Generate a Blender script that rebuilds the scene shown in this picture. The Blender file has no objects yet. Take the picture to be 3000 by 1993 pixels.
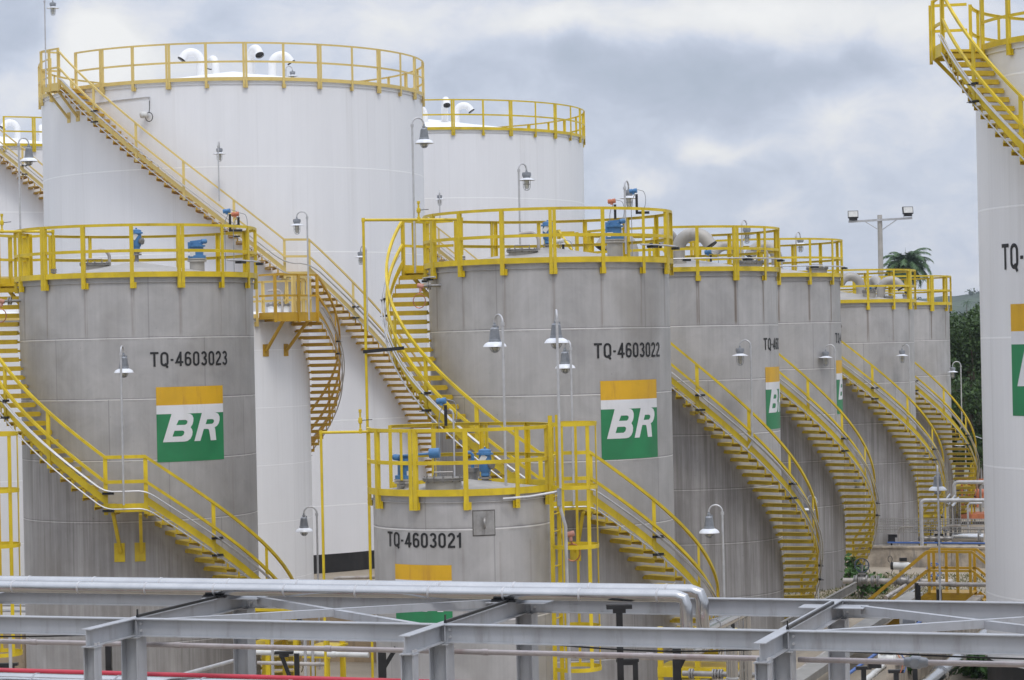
import bpy, bmesh, math, random
from mathutils import Vector, Matrix
random.seed(7)
R_ = math.radians
scene = bpy.context.scene
COL = scene.collection

# ------------------------------------------------------------------ camera
F, CX, CY, ROLL, PITCH, CAMZ = 7000.0, 1500.0, 996.5, 0.021, 0.0027, 7.4
fwd = Vector((0, math.cos(PITCH), math.sin(PITCH)))
up0 = Vector((0, -math.sin(PITCH), math.cos(PITCH)))
rt0 = Vector((1, 0, 0))
rt = rt0 * math.cos(ROLL) - up0 * math.sin(ROLL)
upv = rt0 * math.sin(ROLL) + up0 * math.cos(ROLL)
EYE = Vector((0, 0, CAMZ))
def ray(px, py): return fwd + rt * ((px - CX) / F) - upv * ((py - CY) / F)
def at(px, py, Y):
    d = ray(px, py); return EYE + d * (Y / d.y)
def atz(px, py, z):
    d = ray(px, py); return EYE + d * ((z - CAMZ) / d.z)
cam = bpy.data.cameras.new('camera'); cam.sensor_width = 36.0; cam.lens = F / 3000.0 * 36.0
cam.clip_start = 0.5; cam.clip_end = 20000
co = bpy.data.objects.new('camera', cam); COL.objects.link(co)
M = Matrix((( rt.x, upv.x, -fwd.x, 0), (rt.y, upv.y, -fwd.y, 0), (rt.z, upv.z, -fwd.z, CAMZ), (0, 0, 0, 1)))
co.matrix_world = M
scene.camera = co

# ------------------------------------------------------------------ materials
def newmat(name):
    m = bpy.data.materials.new(name); m.use_nodes = True
    nt = m.node_tree; return m, nt, nt.nodes['Principled BSDF']
def N(nt, typ, **kw):
    n = nt.nodes.new(typ)
    for k, v in kw.items():
        if k in ('operation', 'blend_type', 'data_type', 'noise_dimensions', 'interpolation_type', 'uv_map', 'sky_type', 'feature', 'clamp'): setattr(n, k, v)
        else: n.inputs[k].default_value = v
    return n
def lk(nt, a, b): nt.links.new(a, b)
def math_(nt, op, a, b=None, c=None, clamp=False):
    n = nt.nodes.new('ShaderNodeMath'); n.operation = op; n.use_clamp = clamp
    for i, v in enumerate((a, b, c)):
        if v is None: continue
        if isinstance(v, (int, float)): n.inputs[i].default_value = v
        else: nt.links.new(v, n.inputs[i])
    return n.outputs[0]
def mix(nt, fac, a, b):
    n = nt.nodes.new('ShaderNodeMix'); n.data_type = 'RGBA'
    for i, v in ((0, fac), (6, a), (7, b)):
        if isinstance(v, (int, float)): n.inputs[i].default_value = v
        elif isinstance(v, (tuple, list)): n.inputs[i].default_value = (*v[:3], 1)
        else: nt.links.new(v, n.inputs[i])
    return n.outputs[2]
def smooth(nt, v, lo, hi, a=0.0, b=1.0):
    n = nt.nodes.new('ShaderNodeMapRange'); n.interpolation_type = 'SMOOTHSTEP'
    nt.links.new(v, n.inputs[0]); n.inputs[1].default_value = lo; n.inputs[2].default_value = hi
    n.inputs[3].default_value = a; n.inputs[4].default_value = b
    return n.outputs[0]
def noise(nt, vec, scale, detail=3, rough=.55, dist=0):
    n = nt.nodes.new('ShaderNodeTexNoise'); n.inputs['Scale'].default_value = scale
    n.inputs['Detail'].default_value = detail; n.inputs['Roughness'].default_value = rough; n.inputs['Distortion'].default_value = dist
    if vec is not None: nt.links.new(vec, n.inputs['Vector'])
    return n.outputs['Fac']
def mapping(nt, vec, sc=(1, 1, 1), loc=(0, 0, 0)):
    n = nt.nodes.new('ShaderNodeMapping'); nt.links.new(vec, n.inputs['Vector'])
    n.inputs['Scale'].default_value = sc; n.inputs['Location'].default_value = loc
    return n.outputs[0]

def paint(name, col, rough=.45, metal=0.0, var=.12, scale=3.0, dirt=None, dirtamt=.5, bump=.0, spec=.5):
    """painted / plain surface with gentle tone variation and grime"""
    m, nt, b = newmat(name)
    tc = nt.nodes.new('ShaderNodeTexCoord')
    n1 = noise(nt, tc.outputs['Object'], scale, 5, .6)
    c = mix(nt, smooth(nt, n1, .3, .7), tuple(x * (1 - var) for x in col), tuple(min(1, x * (1 + var)) for x in col))
    if dirt:
        v = mapping(nt, tc.outputs['Object'], (6, 6, .9))
        n2 = noise(nt, v, 1.0, 5, .65)
        c = mix(nt, math_(nt, 'MULTIPLY', smooth(nt, n2, .5, .75), dirtamt), c, dirt)
    lk(nt, c, b.inputs['Base Color'])
    rr = math_(nt, 'MULTIPLY_ADD', n1, .3, rough - .15)
    lk(nt, rr, b.inputs['Roughness'])
    b.inputs['Metallic'].default_value = metal
    b.inputs['Specular IOR Level'].default_value = spec
    if bump:
        bp = nt.nodes.new('ShaderNodeBump'); bp.inputs['Strength'].default_value = bump; bp.inputs['Distance'].default_value = .02
        lk(nt, noise(nt, tc.outputs['Object'], scale * 6, 4), bp.inputs['Height']); lk(nt, bp.outputs[0], b.inputs['Normal'])
    return m

def shell_mat(name, base, metal, rough, plate_u, kind, stain=0.0, seam_l=1.35, seed=0.0, rust=.5):
    """tank plates. UV 'plate': u metres round the shell, v in courses; UV 'stain': x metres round, y metres above (+) / below (-) the stair line"""
    m, nt, b = newmat(name)
    uv = nt.nodes.new('ShaderNodeUVMap'); uv.uv_map = 'plate'
    sp = nt.nodes.new('ShaderNodeSeparateXYZ'); lk(nt, uv.outputs[0], sp.inputs[0])
    u, v = sp.outputs[0], sp.outputs[1]
    row = math_(nt, 'FLOOR', v)
    uu = math_(nt, 'ADD', math_(nt, 'MULTIPLY', u, 1.0 / plate_u), math_(nt, 'MULTIPLY_ADD', row, .37, 50 + seed))
    cell = nt.nodes.new('ShaderNodeCombineXYZ')
    lk(nt, math_(nt, 'FLOOR', uu), cell.inputs[0]); lk(nt, row, cell.inputs[1]); cell.inputs[2].default_value = seed
    wn = nt.nodes.new('ShaderNodeTexWhiteNoise'); wn.noise_dimensions = '3D'; lk(nt, cell.outputs[0], wn.inputs['Vector'])
    vec = nt.nodes.new('ShaderNodeCombineXYZ'); lk(nt, u, vec.inputs[0]); lk(nt, v, vec.inputs[1]); vec.inputs[2].default_value = seed * 3.1
    V = vec.outputs[0]
    fine = noise(nt, mapping(nt, V, (9, .35, 1)), 1.0, 5, .7)       # vertical wash streaks
    wide = noise(nt, mapping(nt, V, (1.3, .22, 1)), 1.0, 3, .5)
    patch = noise(nt, mapping(nt, V, (.9, 1.1, 1)), 1.6, 5, .62, .6)
    tone = math_(nt, 'ADD', math_(nt, 'MULTIPLY', math_(nt, 'SUBTRACT', wn.outputs[0], .5), .14 if kind == 'steel' else .015),
                 math_(nt, 'ADD', math_(nt, 'MULTIPLY', math_(nt, 'SUBTRACT', fine, .5), .34 if kind == 'steel' else .1),
                       math_(nt, 'ADD', math_(nt, 'MULTIPLY', math_(nt, 'SUBTRACT', wide, .5), .42 if kind == 'steel' else .12),
                             math_(nt, 'MULTIPLY', math_(nt, 'SUBTRACT', patch, .5), .6 if kind == 'steel' else .06))))
    tone = math_(nt, 'ADD', tone, 1.0)
    vm = nt.nodes.new('ShaderNodeVectorMath'); vm.operation = 'SCALE'; vm.inputs[0].default_value = base; lk(nt, tone, vm.inputs['Scale'])
    c = vm.outputs[0]
    # welds
    fv = math_(nt, 'ABSOLUTE', math_(nt, 'SUBTRACT', math_(nt, 'FRACT', math_(nt, 'ADD', v, .5)), .5))
    hline = smooth(nt, fv, .004, .011, 1, 0)
    halo = math_(nt, 'MULTIPLY', smooth(nt, fv, .01, .055, 1, 0), smooth(nt, noise(nt, mapping(nt, V, (3, 8, 1)), 1.0, 5, .7), .45, .62))
    fu = math_(nt, 'ABSOLUTE', math_(nt, 'SUBTRACT', math_(nt, 'FRACT', math_(nt, 'ADD', uu, .5)), .5))
    vline = smooth(nt, fu, .004 / plate_u * 1.5, .012 / plate_u * 1.5, 1, 0)
    if kind == 'steel':
        c = mix(nt, math_(nt, 'MULTIPLY', halo, .5), c, tuple(x * .62 for x in base))
        fold = math_(nt, 'ABSOLUTE', math_(nt, 'SUBTRACT', math_(nt, 'FRACT', math_(nt, 'ADD', v, .486)), .5))
        c = mix(nt, math_(nt, 'MULTIPLY', smooth(nt, fold, .004, .012, 1, 0), .55), c, tuple(x * .4 for x in base))
        c = mix(nt, math_(nt, 'MULTIPLY', hline, .8), c, tuple(min(1, x * 1.9) for x in base))
        c = mix(nt, math_(nt, 'MULTIPLY', vline, .5), c, tuple(x * .5 for x in base))
        # brown runs
        rn = noise(nt, mapping(nt, V, (3.2, .16, 1), (7, 0, 0)), 1.0, 4, .75)
        c = mix(nt, math_(nt, 'MULTIPLY', smooth(nt, rn, .6, .8), rust), c, (.16, .1, .06))
        uvp = nt.nodes.new('ShaderNodeUVMap'); uvp.uv_map = 'stain'; s3 = nt.nodes.new('ShaderNodeSeparateXYZ'); lk(nt, uvp.outputs[0], s3.inputs[0])
        fp = math_(nt, 'ABSOLUTE', math_(nt, 'SUBTRACT', math_(nt, 'FRACT', math_(nt, 'ADD', s3.outputs[0], .5)), .5))
        pk = math_(nt, 'MULTIPLY', smooth(nt, fp, .008, .06, 1, 0), smooth(nt, noise(nt, mapping(nt, V, (16, .5, 1), (2, 0, 0)), 1.0, 4, .7), .33, .52))
        pk = math_(nt, 'MULTIPLY', pk, math_(nt, 'MULTIPLY', smooth(nt, v, -1.02, -.9), smooth(nt, v, -.16, -.12, 1, 0)))
        c = mix(nt, math_(nt, 'MULTIPLY', pk, min(1, rust * .9)), c, (.12, .07, .035))
        # small scuffs
        sn = noise(nt, mapping(nt, V, (5, 6, 1), (0, 3, 0)), 2.2, 6, .75)
        c = mix(nt, math_(nt, 'MULTIPLY', smooth(nt, sn, .64, .73), .6), c, (.1, .09, .085))
        tn = noise(nt, mapping(nt, V, (.55, .5, 1), (5, 9, 0)), 1.0, 4, .6)
        c = mix(nt, math_(nt, 'MULTIPLY', smooth(nt, tn, .48, .72), .35), c, (.235, .215, .19))
    else:
        fold = math_(nt, 'ABSOLUTE', math_(nt, 'SUBTRACT', math_(nt, 'FRACT', math_(nt, 'ADD', v, .493)), .5))
        c = mix(nt, math_(nt, 'MULTIPLY', smooth(nt, fold, .003, .007, 1, 0), .25), c, tuple(x * .55 for x in base))
        c = mix(nt, math_(nt, 'MULTIPLY', hline, .7), c, tuple(min(.97, x * 1.25) for x in base))
        c = mix(nt, math_(nt, 'MULTIPLY', vline, .1), c, tuple(x * .7 for x in base))
        rn = noise(nt, mapping(nt, V, (2.4, .1, 1), (7, 0, 0)), 1.0, 5, .75)
        c = mix(nt, math_(nt, 'MULTIPLY', smooth(nt, rn, .52, .82), rust * .6), c, (.42, .4, .38))
    if stain:
        uv2 = nt.nodes.new('ShaderNodeUVMap'); uv2.uv_map = 'stain'
        s2 = nt.nodes.new('ShaderNodeSeparateXYZ'); lk(nt, uv2.outputs[0], s2.inputs[0])
        jit = noise(nt, mapping(nt, V, (4, 1.5, 1)), 1.0, 4, .65)
        yy = math_(nt, 'ADD', s2.outputs[1], math_(nt, 'MULTIPLY_ADD', jit, .8, -.4))
        below = math_(nt, 'MULTIPLY', smooth(nt, yy, -.35, .05, 1, 0), smooth(nt, yy, -7.0, -.4, .35, 1))
        sk = smooth(nt, noise(nt, mapping(nt, V, (7, .25, 1), (3, 0, 0)), 1.0, 5, .75), .3, .72)
        c = mix(nt, math_(nt, 'MULTIPLY', math_(nt, 'MULTIPLY', below, math_(nt, 'MULTIPLY_ADD', sk, .75, .25)), stain), c, (.085, .068, .055))
    lk(nt, c, b.inputs['Base Color'])
    b.inputs['Metallic'].default_value = metal
    rr = math_(nt, 'MULTIPLY_ADD', patch, .25, rough - .12); lk(nt, rr, b.inputs['Roughness'])
    bp = nt.nodes.new('ShaderNodeBump'); bp.inputs['Strength'].default_value = .25; bp.inputs['Distance'].default_value = .03
    hh = math_(nt, 'ADD', math_(nt, 'MULTIPLY', wide, .35), math_(nt, 'ADD', math_(nt, 'MULTIPLY', hline, .3), math_(nt, 'MULTIPLY', patch, .12)))
    lk(nt, hh, bp.inputs['Height']); lk(nt, bp.outputs[0], b.inputs['Normal'])
    return m

MT = {}
STEEL = (.42, .408, .402)
MT['steel_a'] = shell_mat('weathered stainless plate', STEEL, .35, .5, 3.4, 'steel', .55, seed=1.3, rust=.35)
MT['steel_b'] = shell_mat('weathered stainless plate two', STEEL, .35, .5, 3.4, 'steel', .45, seed=4.7, rust=.35)
MT['steel_c'] = shell_mat('clean stainless plate', tuple(x * 1.05 for x in STEEL), .35, .48, 3.2, 'steel', 0, seed=8.2, rust=.2)
for k_ in range(4): MT['steel_d%d' % k_] = shell_mat('stained stainless plate', tuple(x * (1.03, .97, 1.0, 1.05)[k_] for x in STEEL), .3, .52, 3.4, 'steel', (.72, .75, .62, .66)[k_], seed=11.9 + 7.3 * k_, rust=(.8, .7, .6, .75)[k_])
MT['patch'] = paint('plain steel plate', (.33, .32, .31), .5, .3, var=.15, scale=6, dirt=(.15, .13, .11), dirtamt=.5)
MT['weld'] = paint('dark weld edge', (.13, .12, .11), .6, .2, var=.3, scale=9)
MT['tread'] = paint('yellow grating', (.49, .345, .01), .5, var=.14, scale=3, dirt=(.28, .18, .02), dirtamt=.5)
MT['white_shell'] = shell_mat('white tank paint', (.765, .768, .79), 0, .42, 4.5, 'white', .0, seed=2.2, rust=.6)
MT['white_shell_b'] = shell_mat('white tank paint old', (.77, .768, .775), 0, .45, 4.5, 'white', .12, seed=6.1, rust=.8)
MT['white_roof'] = paint('white roof paint', (.8, .8, .8), .5, var=.05, scale=.8, dirt=(.5, .48, .45), dirtamt=.3)
MT['steel_roof'] = paint('dusty steel roof', (.38, .36, .33), .55, .2, var=.15, scale=1.2, dirt=(.22, .19, .16), dirtamt=.4)
MT['yellow'] = paint('safety yellow', (.62, .455, .012), .42, var=.15, scale=1.8, dirt=(.36, .22, .03), dirtamt=.4)
MT['pale_yellow'] = paint('sun bleached yellow', (.66, .5, .17), .5, var=.08, scale=.6, dirt=(.5, .33, .06), dirtamt=.4)
MT['ochre'] = paint('ochre yellow', (.49, .285, .012), .45, var=.12, scale=1.5, dirt=(.3, .14, .02), dirtamt=.5)
MT['galv'] = paint('galvanised tube', (.5, .5, .51), .45, .4, var=.12, scale=4)
MT['lamp_grey'] = paint('grey lamp enamel', (.26, .275, .3), .45, .2, var=.12, scale=10)
MT['shade_white'] = paint('white shade enamel', (.74, .76, .8), .35, var=.05, scale=5)
MT['black'] = paint('black painted steel', (.012, .012, .013), .45, var=.3, scale=5)
MT['black_band'] = paint('black bitumen band', (.016, .016, .017), .5, var=.3, scale=2, dirt=(.06, .055, .05), dirtamt=.4)
MT['beam'] = paint('grey primer steel', (.36, .372, .395), .42, .0, var=.09, scale=1.6, dirt=(.2, .19, .18), dirtamt=.55)
MT['blue'] = paint('blue enamel', (.06, .18, .37), .4, var=.12, scale=6)
MT['red_head'] = paint('faded red enamel', (.5, .24, .19), .5, var=.1, scale=8)
MT['orange_head'] = paint('orange red enamel', (.5, .16, .08), .45, var=.1, scale=8)
MT['copper'] = paint('copper tube', (.42, .17, .1), .4, .6, var=.1, scale=8)
MT['pink_pipe'] = paint('primed pipe', (.42, .38, .38), .4, .3, var=.1, scale=3, dirt=(.3, .2, .19), dirtamt=.5)
MT['red_pipe'] = paint('red pipe paint', (.5, .035, .06), .4, var=.1, scale=2)
MT['old_pipe'] = paint('weathered pipe', (.4, .37, .34), .5, .3, var=.2, scale=4, dirt=(.2, .12, .08), dirtamt=.6)
MT['flange'] = paint('dull steel flange', (.27, .26, .25), .45, .5, var=.2, scale=8)
MT['dark_mesh'] = paint('dark wire mesh', (.02, .018, .016), .8, var=.3, scale=20)
MT['letter'] = paint('black lettering', (.012, .012, .013), .5, var=.2, scale=3)
MT['em_orange'] = paint('orange emblem paint', (.64, .365, .012), .45, var=.08, scale=1.5, dirt=(.45, .22, .03), dirtamt=.6)
MT['em_green'] = paint('green emblem paint', (.018, .2, .075), .5, var=.12, scale=1.5, dirt=(.035, .16, .08), dirtamt=.5)
MT['em_white'] = paint('white emblem paint', (.68, .68, .7), .45, var=.05, scale=1.5, dirt=(.5, .49, .47), dirtamt=.3)
MT['concrete'] = paint('mottled concrete', (.36, .31, .25), .85, var=.35, scale=2.2, dirt=(.15, .15, .15), dirtamt=.9, bump=.3)
MT['tan_concrete'] = paint('tan concrete', (.42, .32, .21), .85, var=.2, scale=.9, dirt=(.2, .16, .12), dirtamt=.5, bump=.3)
MT['pole_concrete'] = paint('pole concrete', (.4, .38, .35), .85, var=.12, scale=2)
MT['tray'] = paint('perforated tray steel', (.33, .32, .3), .5, .4, var=.15, scale=4)
MT['orange_steel'] = paint('orange painted steel', (.52, .17, .07), .5, var=.25, scale=3, dirt=(.15, .05, .03), dirtamt=.6)
MT['blue_tube'] = paint('blue hose', (.05, .13, .4), .45, var=.1, scale=4)
MT['wheel'] = paint('dark blue handwheel', (.02, .035, .06), .5, var=.2, scale=6)
MT['device_white'] = paint('white device enamel', (.6, .6, .58), .5, var=.1, scale=6)

def alu_mat():
    m, nt, b = newmat('aluminium cladding'); tc = nt.nodes.new('ShaderNodeTexCoord')
    n1 = noise(nt, mapping(nt, tc.outputs['Object'], (1, 1, 1)), 2.2, 4, .6, .4)
    c = mix(nt, n1, (.4, .4, .4), (.62, .62, .62)); lk(nt, c, b.inputs['Base Color'])
    b.inputs['Metallic'].default_value = 1.0
    lk(nt, math_(nt, 'MULTIPLY_ADD', n1, .16, .1), b.inputs['Roughness'])
    bp = nt.nodes.new('ShaderNodeBump'); bp.inputs['Strength'].default_value = .15; bp.inputs['Distance'].default_value = .02
    lk(nt, noise(nt, tc.outputs['Object'], 5, 3), bp.inputs['Height']); lk(nt, bp.outputs[0], b.inputs['Normal'])
    return m
MT['alu'] = alu_mat()
def glass_mat():
    m, nt, b = newmat('lamp glass')
    b.inputs['Base Color'].default_value = (.7, .68, .6, 1); b.inputs['Roughness'].default_value = .1
    b.inputs['Transmission Weight'].default_value = .5; b.inputs['IOR'].default_value = 1.3
    return m
MT['glass'] = glass_mat()
def leaf_mat(name, c1, c2, sc):
    m, nt, b = newmat(name); g = nt.nodes.new('ShaderNodeNewGeometry'); tc = nt.nodes.new('ShaderNodeTexCoord')
    n1 = noise(nt, tc.outputs['Object'], sc, 3)
    f = math_(nt, 'ADD', math_(nt, 'MULTIPLY', g.outputs['Random Per Island'], .5), math_(nt, 'MULTIPLY', n1, .6), clamp=True)
    lk(nt, mix(nt, f, c1, c2), b.inputs['Base Color']); b.inputs['Roughness'].default_value = .55
    b.inputs['Specular IOR Level'].default_value = .3
    return m
MT['leaf'] = leaf_mat('tree leaves', (.014, .034, .01), (.07, .125, .03), .8)
MT['far_leaf'] = leaf_mat('far woodland leaves', (.02, .042, .015), (.06, .1, .035), .05)
MT['palm_leaf'] = leaf_mat('palm fronds', (.03, .07, .03), (.1, .17, .065), 1.5)
MT['shrub_leaf'] = leaf_mat('shrub leaves', (.025, .07, .015), (.08, .17, .04), 3)
MT['grass'] = leaf_mat('dry grass', (.08, .1, .03), (.21, .19, .08), 2)
MT['bark'] = paint('bark', (.13, .1, .075), .9, var=.3, scale=6, bump=.4)

def ground_mat():
    m, nt, b = newmat('yard ground'); tc = nt.nodes.new('ShaderNodeTexCoord')
    n1 = noise(nt, tc.outputs['Object'], .35, 6, .65); n2 = noise(nt, tc.outputs['Object'], 6, 5, .7); n3 = noise(nt, tc.outputs['Object'], .06, 4, .6)
    c = mix(nt, n1, (.24, .2, .15), (.42, .36, .28)); c = mix(nt, math_(nt, 'MULTIPLY', smooth(nt, n2, .45, .75), .4), c, (.22, .2, .15))
    ln = N(nt, 'ShaderNodeVectorMath', operation='LENGTH'); lk(nt, tc.outputs['Object'], ln.inputs[0])
    far = smooth(nt, math_(nt, 'MULTIPLY_ADD', n3, 60, ln.outputs['Value']), 125, 190)
    c = mix(nt, far, c, mix(nt, n2, (.05, .085, .025), (.1, .13, .045)))
    lk(nt, c, b.inputs['Base Color']); b.inputs['Roughness'].default_value = .9
    bp = nt.nodes.new('ShaderNodeBump'); bp.inputs['Strength'].default_value = .4; bp.inputs['Distance'].default_value = .05
    lk(nt, n2, bp.inputs['Height']); lk(nt, bp.outputs[0], b.inputs['Normal'])
    return m
MT['ground'] = ground_mat()
def hill_mat():
    m, nt, b = newmat('wooded hillside'); tc = nt.nodes.new('ShaderNodeTexCoord')
    n1 = noise(nt, tc.outputs['Object'], .03, 6, .7); n2 = noise(nt, tc.outputs['Object'], .006, 4, .6)
    c = mix(nt, smooth(nt, n1, .35, .65), (.014, .03, .014), (.05, .08, .034)); c = mix(nt, smooth(nt, n2, .55, .65), c, (.09, .115, .055))
    lk(nt, c, b.inputs['Base Color']); b.inputs['Roughness'].default_value = .9
    bp = nt.nodes.new('ShaderNodeBump'); bp.inputs['Strength'].default_value = 1; bp.inputs['Distance'].default_value = 8
    lk(nt, n1, bp.inputs['Height']); lk(nt, bp.outputs[0], b.inputs['Normal'])
    return m
MT['hill'] = hill_mat()

# ------------------------------------------------------------------ mesh builder
class MB:
    def __init__(s): s.v = []; s.f = []; s.mi = []; s.cur = 0
    def add(s, vs, fs):
        o = len(s.v); s.v.extend(tuple(v) for v in vs)
        for f in fs: s.f.append(tuple(i + o for i in f)); s.mi.append(s.cur)
    def box(s, c, size, mat=None):
        x, y, z = (d / 2 for d in size)
        vs = [Vector((sx * x, sy * y, sz * z)) for sx in (-1, 1) for sy in (-1, 1) for sz in (-1, 1)]
        if mat is not None: vs = [mat @ v for v in vs]
        c = Vector(c)
        s.add([v + c for v in vs], [(0, 1, 3, 2), (4, 6, 7, 5), (0, 4, 5, 1), (2, 3, 7, 6), (0, 2, 6, 4), (1, 5, 7, 3)])
    def bar(s, p0, p1, w, h, up=(0, 0, 1)):
        """rectangular bar p0->p1, w across, h along up"""
        p0, p1 = Vector(p0), Vector(p1); d = (p1 - p0).normalized(); u = Vector(up)
        r = d.cross(u)
        if r.length < 1e-4: r = d.cross(Vector((1, 0, 0)))
        r.normalize(); u = r.cross(d)
        vs = []
        for p in (p0, p1):
            for a, b in ((-1, -1), (1, -1), (1, 1), (-1, 1)): vs.append(p + r * (a * w / 2) + u * (b * h / 2))
        s.add(vs, [(0, 3, 2, 1), (4, 5, 6, 7), (0, 1, 5, 4), (1, 2, 6, 5), (2, 3, 7, 6), (3, 0, 4, 7)])
    def ibeam(s, p0, p1, w, h, tf=.012, tw=.01, up=(0, 0, 1)):
        """I section, centre of the TOP on p0->p1"""
        p0, p1 = Vector(p0), Vector(p1); d = (p1 - p0).normalized(); u = Vector(up); r = d.cross(u).normalized(); u = r.cross(d)
        pr = [(-w/2, 0), (w/2, 0), (w/2, -tf), (tw/2, -tf), (tw/2, -h+tf), (w/2, -h+tf), (w/2, -h), (-w/2, -h), (-w/2, -h+tf), (-tw/2, -h+tf), (-tw/2, -tf), (-w/2, -tf)]
        n = len(pr); vs = [p + r * a + u * b for p in (p0, p1) for a, b in pr]
        fs = [(i, i + n, (i + 1) % n + n, (i + 1) % n) for i in range(n)]
        for o, flip in ((0, False), (n, True)):
            for q in ((0, 1, 2, 11), (2, 3, 10, 11), (3, 4, 9, 10), (4, 5, 8, 9), (5, 6, 7, 8)):
                q = tuple(i + o for i in q); fs.append(q if flip else q[::-1])
        s.add(vs, fs)
    def tube(s, pts, r, seg=8, cap=True, radii=None):
        pts = [Vector(p) for p in pts]; n = len(pts)
        t0 = (pts[1] - pts[0]).normalized(); a = Vector((0, 0, 1)) if abs(t0.z) < .9 else Vector((1, 0, 0))
        nrm = t0.cross(a).normalized(); vs = []; fs = []
        for i, p in enumerate(pts):
            t = (pts[min(i + 1, n - 1)] - pts[max(i - 1, 0)]).normalized()
            nrm = (nrm - t * nrm.dot(t)).normalized(); b = t.cross(nrm)
            rr = radii[i] if radii else r
            for k in range(seg):
                an = 2 * math.pi * k / seg; vs.append(p + (nrm * math.cos(an) + b * math.sin(an)) * rr)
        for i in range(n - 1):
            for k in range(seg):
                k2 = (k + 1) % seg; fs.append((i * seg + k, i * seg + k2, (i + 1) * seg + k2, (i + 1) * seg + k))
        if cap:
            fs.append(tuple(range(seg))[::-1]); fs.append(tuple((n - 1) * seg + k for k in range(seg)))
        s.add(vs, fs)
    def lathe(s, prof, seg=24, c=(0, 0, 0), axis=None, capb=True, capt=True):
        """profile [(r, z)] about +Z (or axis)"""
        c = Vector(c); q = Vector((0, 0, 1)).rotation_difference(Vector(axis).normalized()) if axis is not None else None
        vs = []; fs = []; n = len(prof)
        for (r, z) in prof:
            for k in range(seg):
                an = 2 * math.pi * k / seg; v = Vector((r * math.cos(an), r * math.sin(an), z))
                vs.append((q @ v if q else v) + c)
        for i in range(n - 1):
            for k in range(seg):
                k2 = (k + 1) % seg; fs.append((i * seg + k, i * seg + k2, (i + 1) * seg + k2, (i + 1) * seg + k))
        if capb and prof[0][0] > 1e-5: fs.append(tuple(range(seg))[::-1])
        if capt and prof[-1][0] > 1e-5: fs.append(tuple((n - 1) * seg + k for k in range(seg)))
        s.add(vs, fs)
    def strip(s, t0, t1, r0, r1, zb, zt, n):
        """curved box on the tank wall; zb, zt numbers or functions of theta (deg)"""
        fb = zb if callable(zb) else (lambda t: zb); ft = zt if callable(zt) else (lambda t: zt)
        vs = []; fs = []
        for i in range(n + 1):
            t = t0 + (t1 - t0) * i / n; a = R_(t); sn, cs = math.sin(a), math.cos(a)
            for r, z in ((r0, fb(t)), (r1, fb(t)), (r1, ft(t)), (r0, ft(t))): vs.append((r * sn, -r * cs, z))
        for i in range(n):
            for k in range(4):
                k2 = (k + 1) % 4; fs.append((i * 4 + k, (i + 1) * 4 + k, (i + 1) * 4 + k2, i * 4 + k2))
        fs.append((0, 1, 2, 3)); fs.append((n * 4 + 3, n * 4 + 2, n * 4 + 1, n * 4))
        s.add(vs, fs)
    def build(s, name, mats, parent=None, loc=(0, 0, 0), smooth_=35):
        me = bpy.data.meshes.new(name); me.from_pydata(s.v, [], s.f)
        if not isinstance(mats, (list, tuple)): mats = [mats]
        for m in mats: me.materials.append(MT[m] if isinstance(m, str) else m)
        if len(mats) > 1: me.polygons.foreach_set('material_index', s.mi)
        bm = bmesh.new(); bm.from_mesh(me); bmesh.ops.recalc_face_normals(bm, faces=bm.faces); bm.to_mesh(me); bm.free()
        if smooth_:
            me.polygons.foreach_set('use_smooth', [True] * len(me.polygons)); me.set_sharp_from_angle(angle=R_(smooth_))
        o = bpy.data.objects.new(name, me); COL.objects.link(o); o.location = loc
        if parent is not None: o.parent = parent
        return o
def tag(o, label=None, cat=None, group=None, kind=None):
    if label: o['label'] = label
    if cat: o['category'] = cat
    if group: o['group'] = group
    if kind: o['kind'] = kind
    return o
def empty(name, loc=(0, 0, 0), rz=0.0):
    o = bpy.data.objects.new(name, None); COL.objects.link(o); o.location = loc; o.rotation_euler = (0, 0, rz); o.empty_display_size = .3
    return o
def dup(o, parent, rz=None, loc=None):
    c = o.copy(); COL.objects.link(c); c.parent = parent
    if rz is not None: c.rotation_euler = (0, 0, rz)
    if loc is not None: c.location = loc
    return c
def cp(t, r, z):
    a = R_(t); return Vector((r * math.sin(a), -r * math.cos(a), z))

# ------------------------------------------------------------------ lettering & emblem
def stroke_poly(path, w, closed=False):
    """constant-width ribbon along a 2-D path -> (verts, quads)"""
    n = len(path); L = []; Rr = []
    for i, p in enumerate(path):
        a = path[(i - 1) % n] if (closed or i > 0) else None; b = path[(i + 1) % n] if (closed or i < n - 1) else None
        d0 = Vector((p[0] - a[0], p[1] - a[1])).normalized() if a else None; d1 = Vector((b[0] - p[0], b[1] - p[1])).normalized() if b else None
        d0 = d0 or d1; d1 = d1 or d0
        n0, n1 = Vector((-d0.y, d0.x)), Vector((-d1.y, d1.x)); m = (n0 + n1).normalized(); k = w / 2 / max(.35, m.dot(n0))
        L.append((p[0] + m.x * k, p[1] + m.y * k)); Rr.append((p[0] - m.x * k, p[1] - m.y * k))
    vs = L + Rr; fs = [(i, (i + 1) % n, (i + 1) % n + n, i + n) for i in range(n if closed else n - 1)]
    return vs, fs
def arc(cx, cy, rx, ry, a0, a1, n=10): return [(cx + rx * math.cos(R_(a0 + (a1 - a0) * i / n)), cy + ry * math.sin(R_(a0 + (a1 - a0) * i / n))) for i in range(n + 1)]
SW = .145
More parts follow.
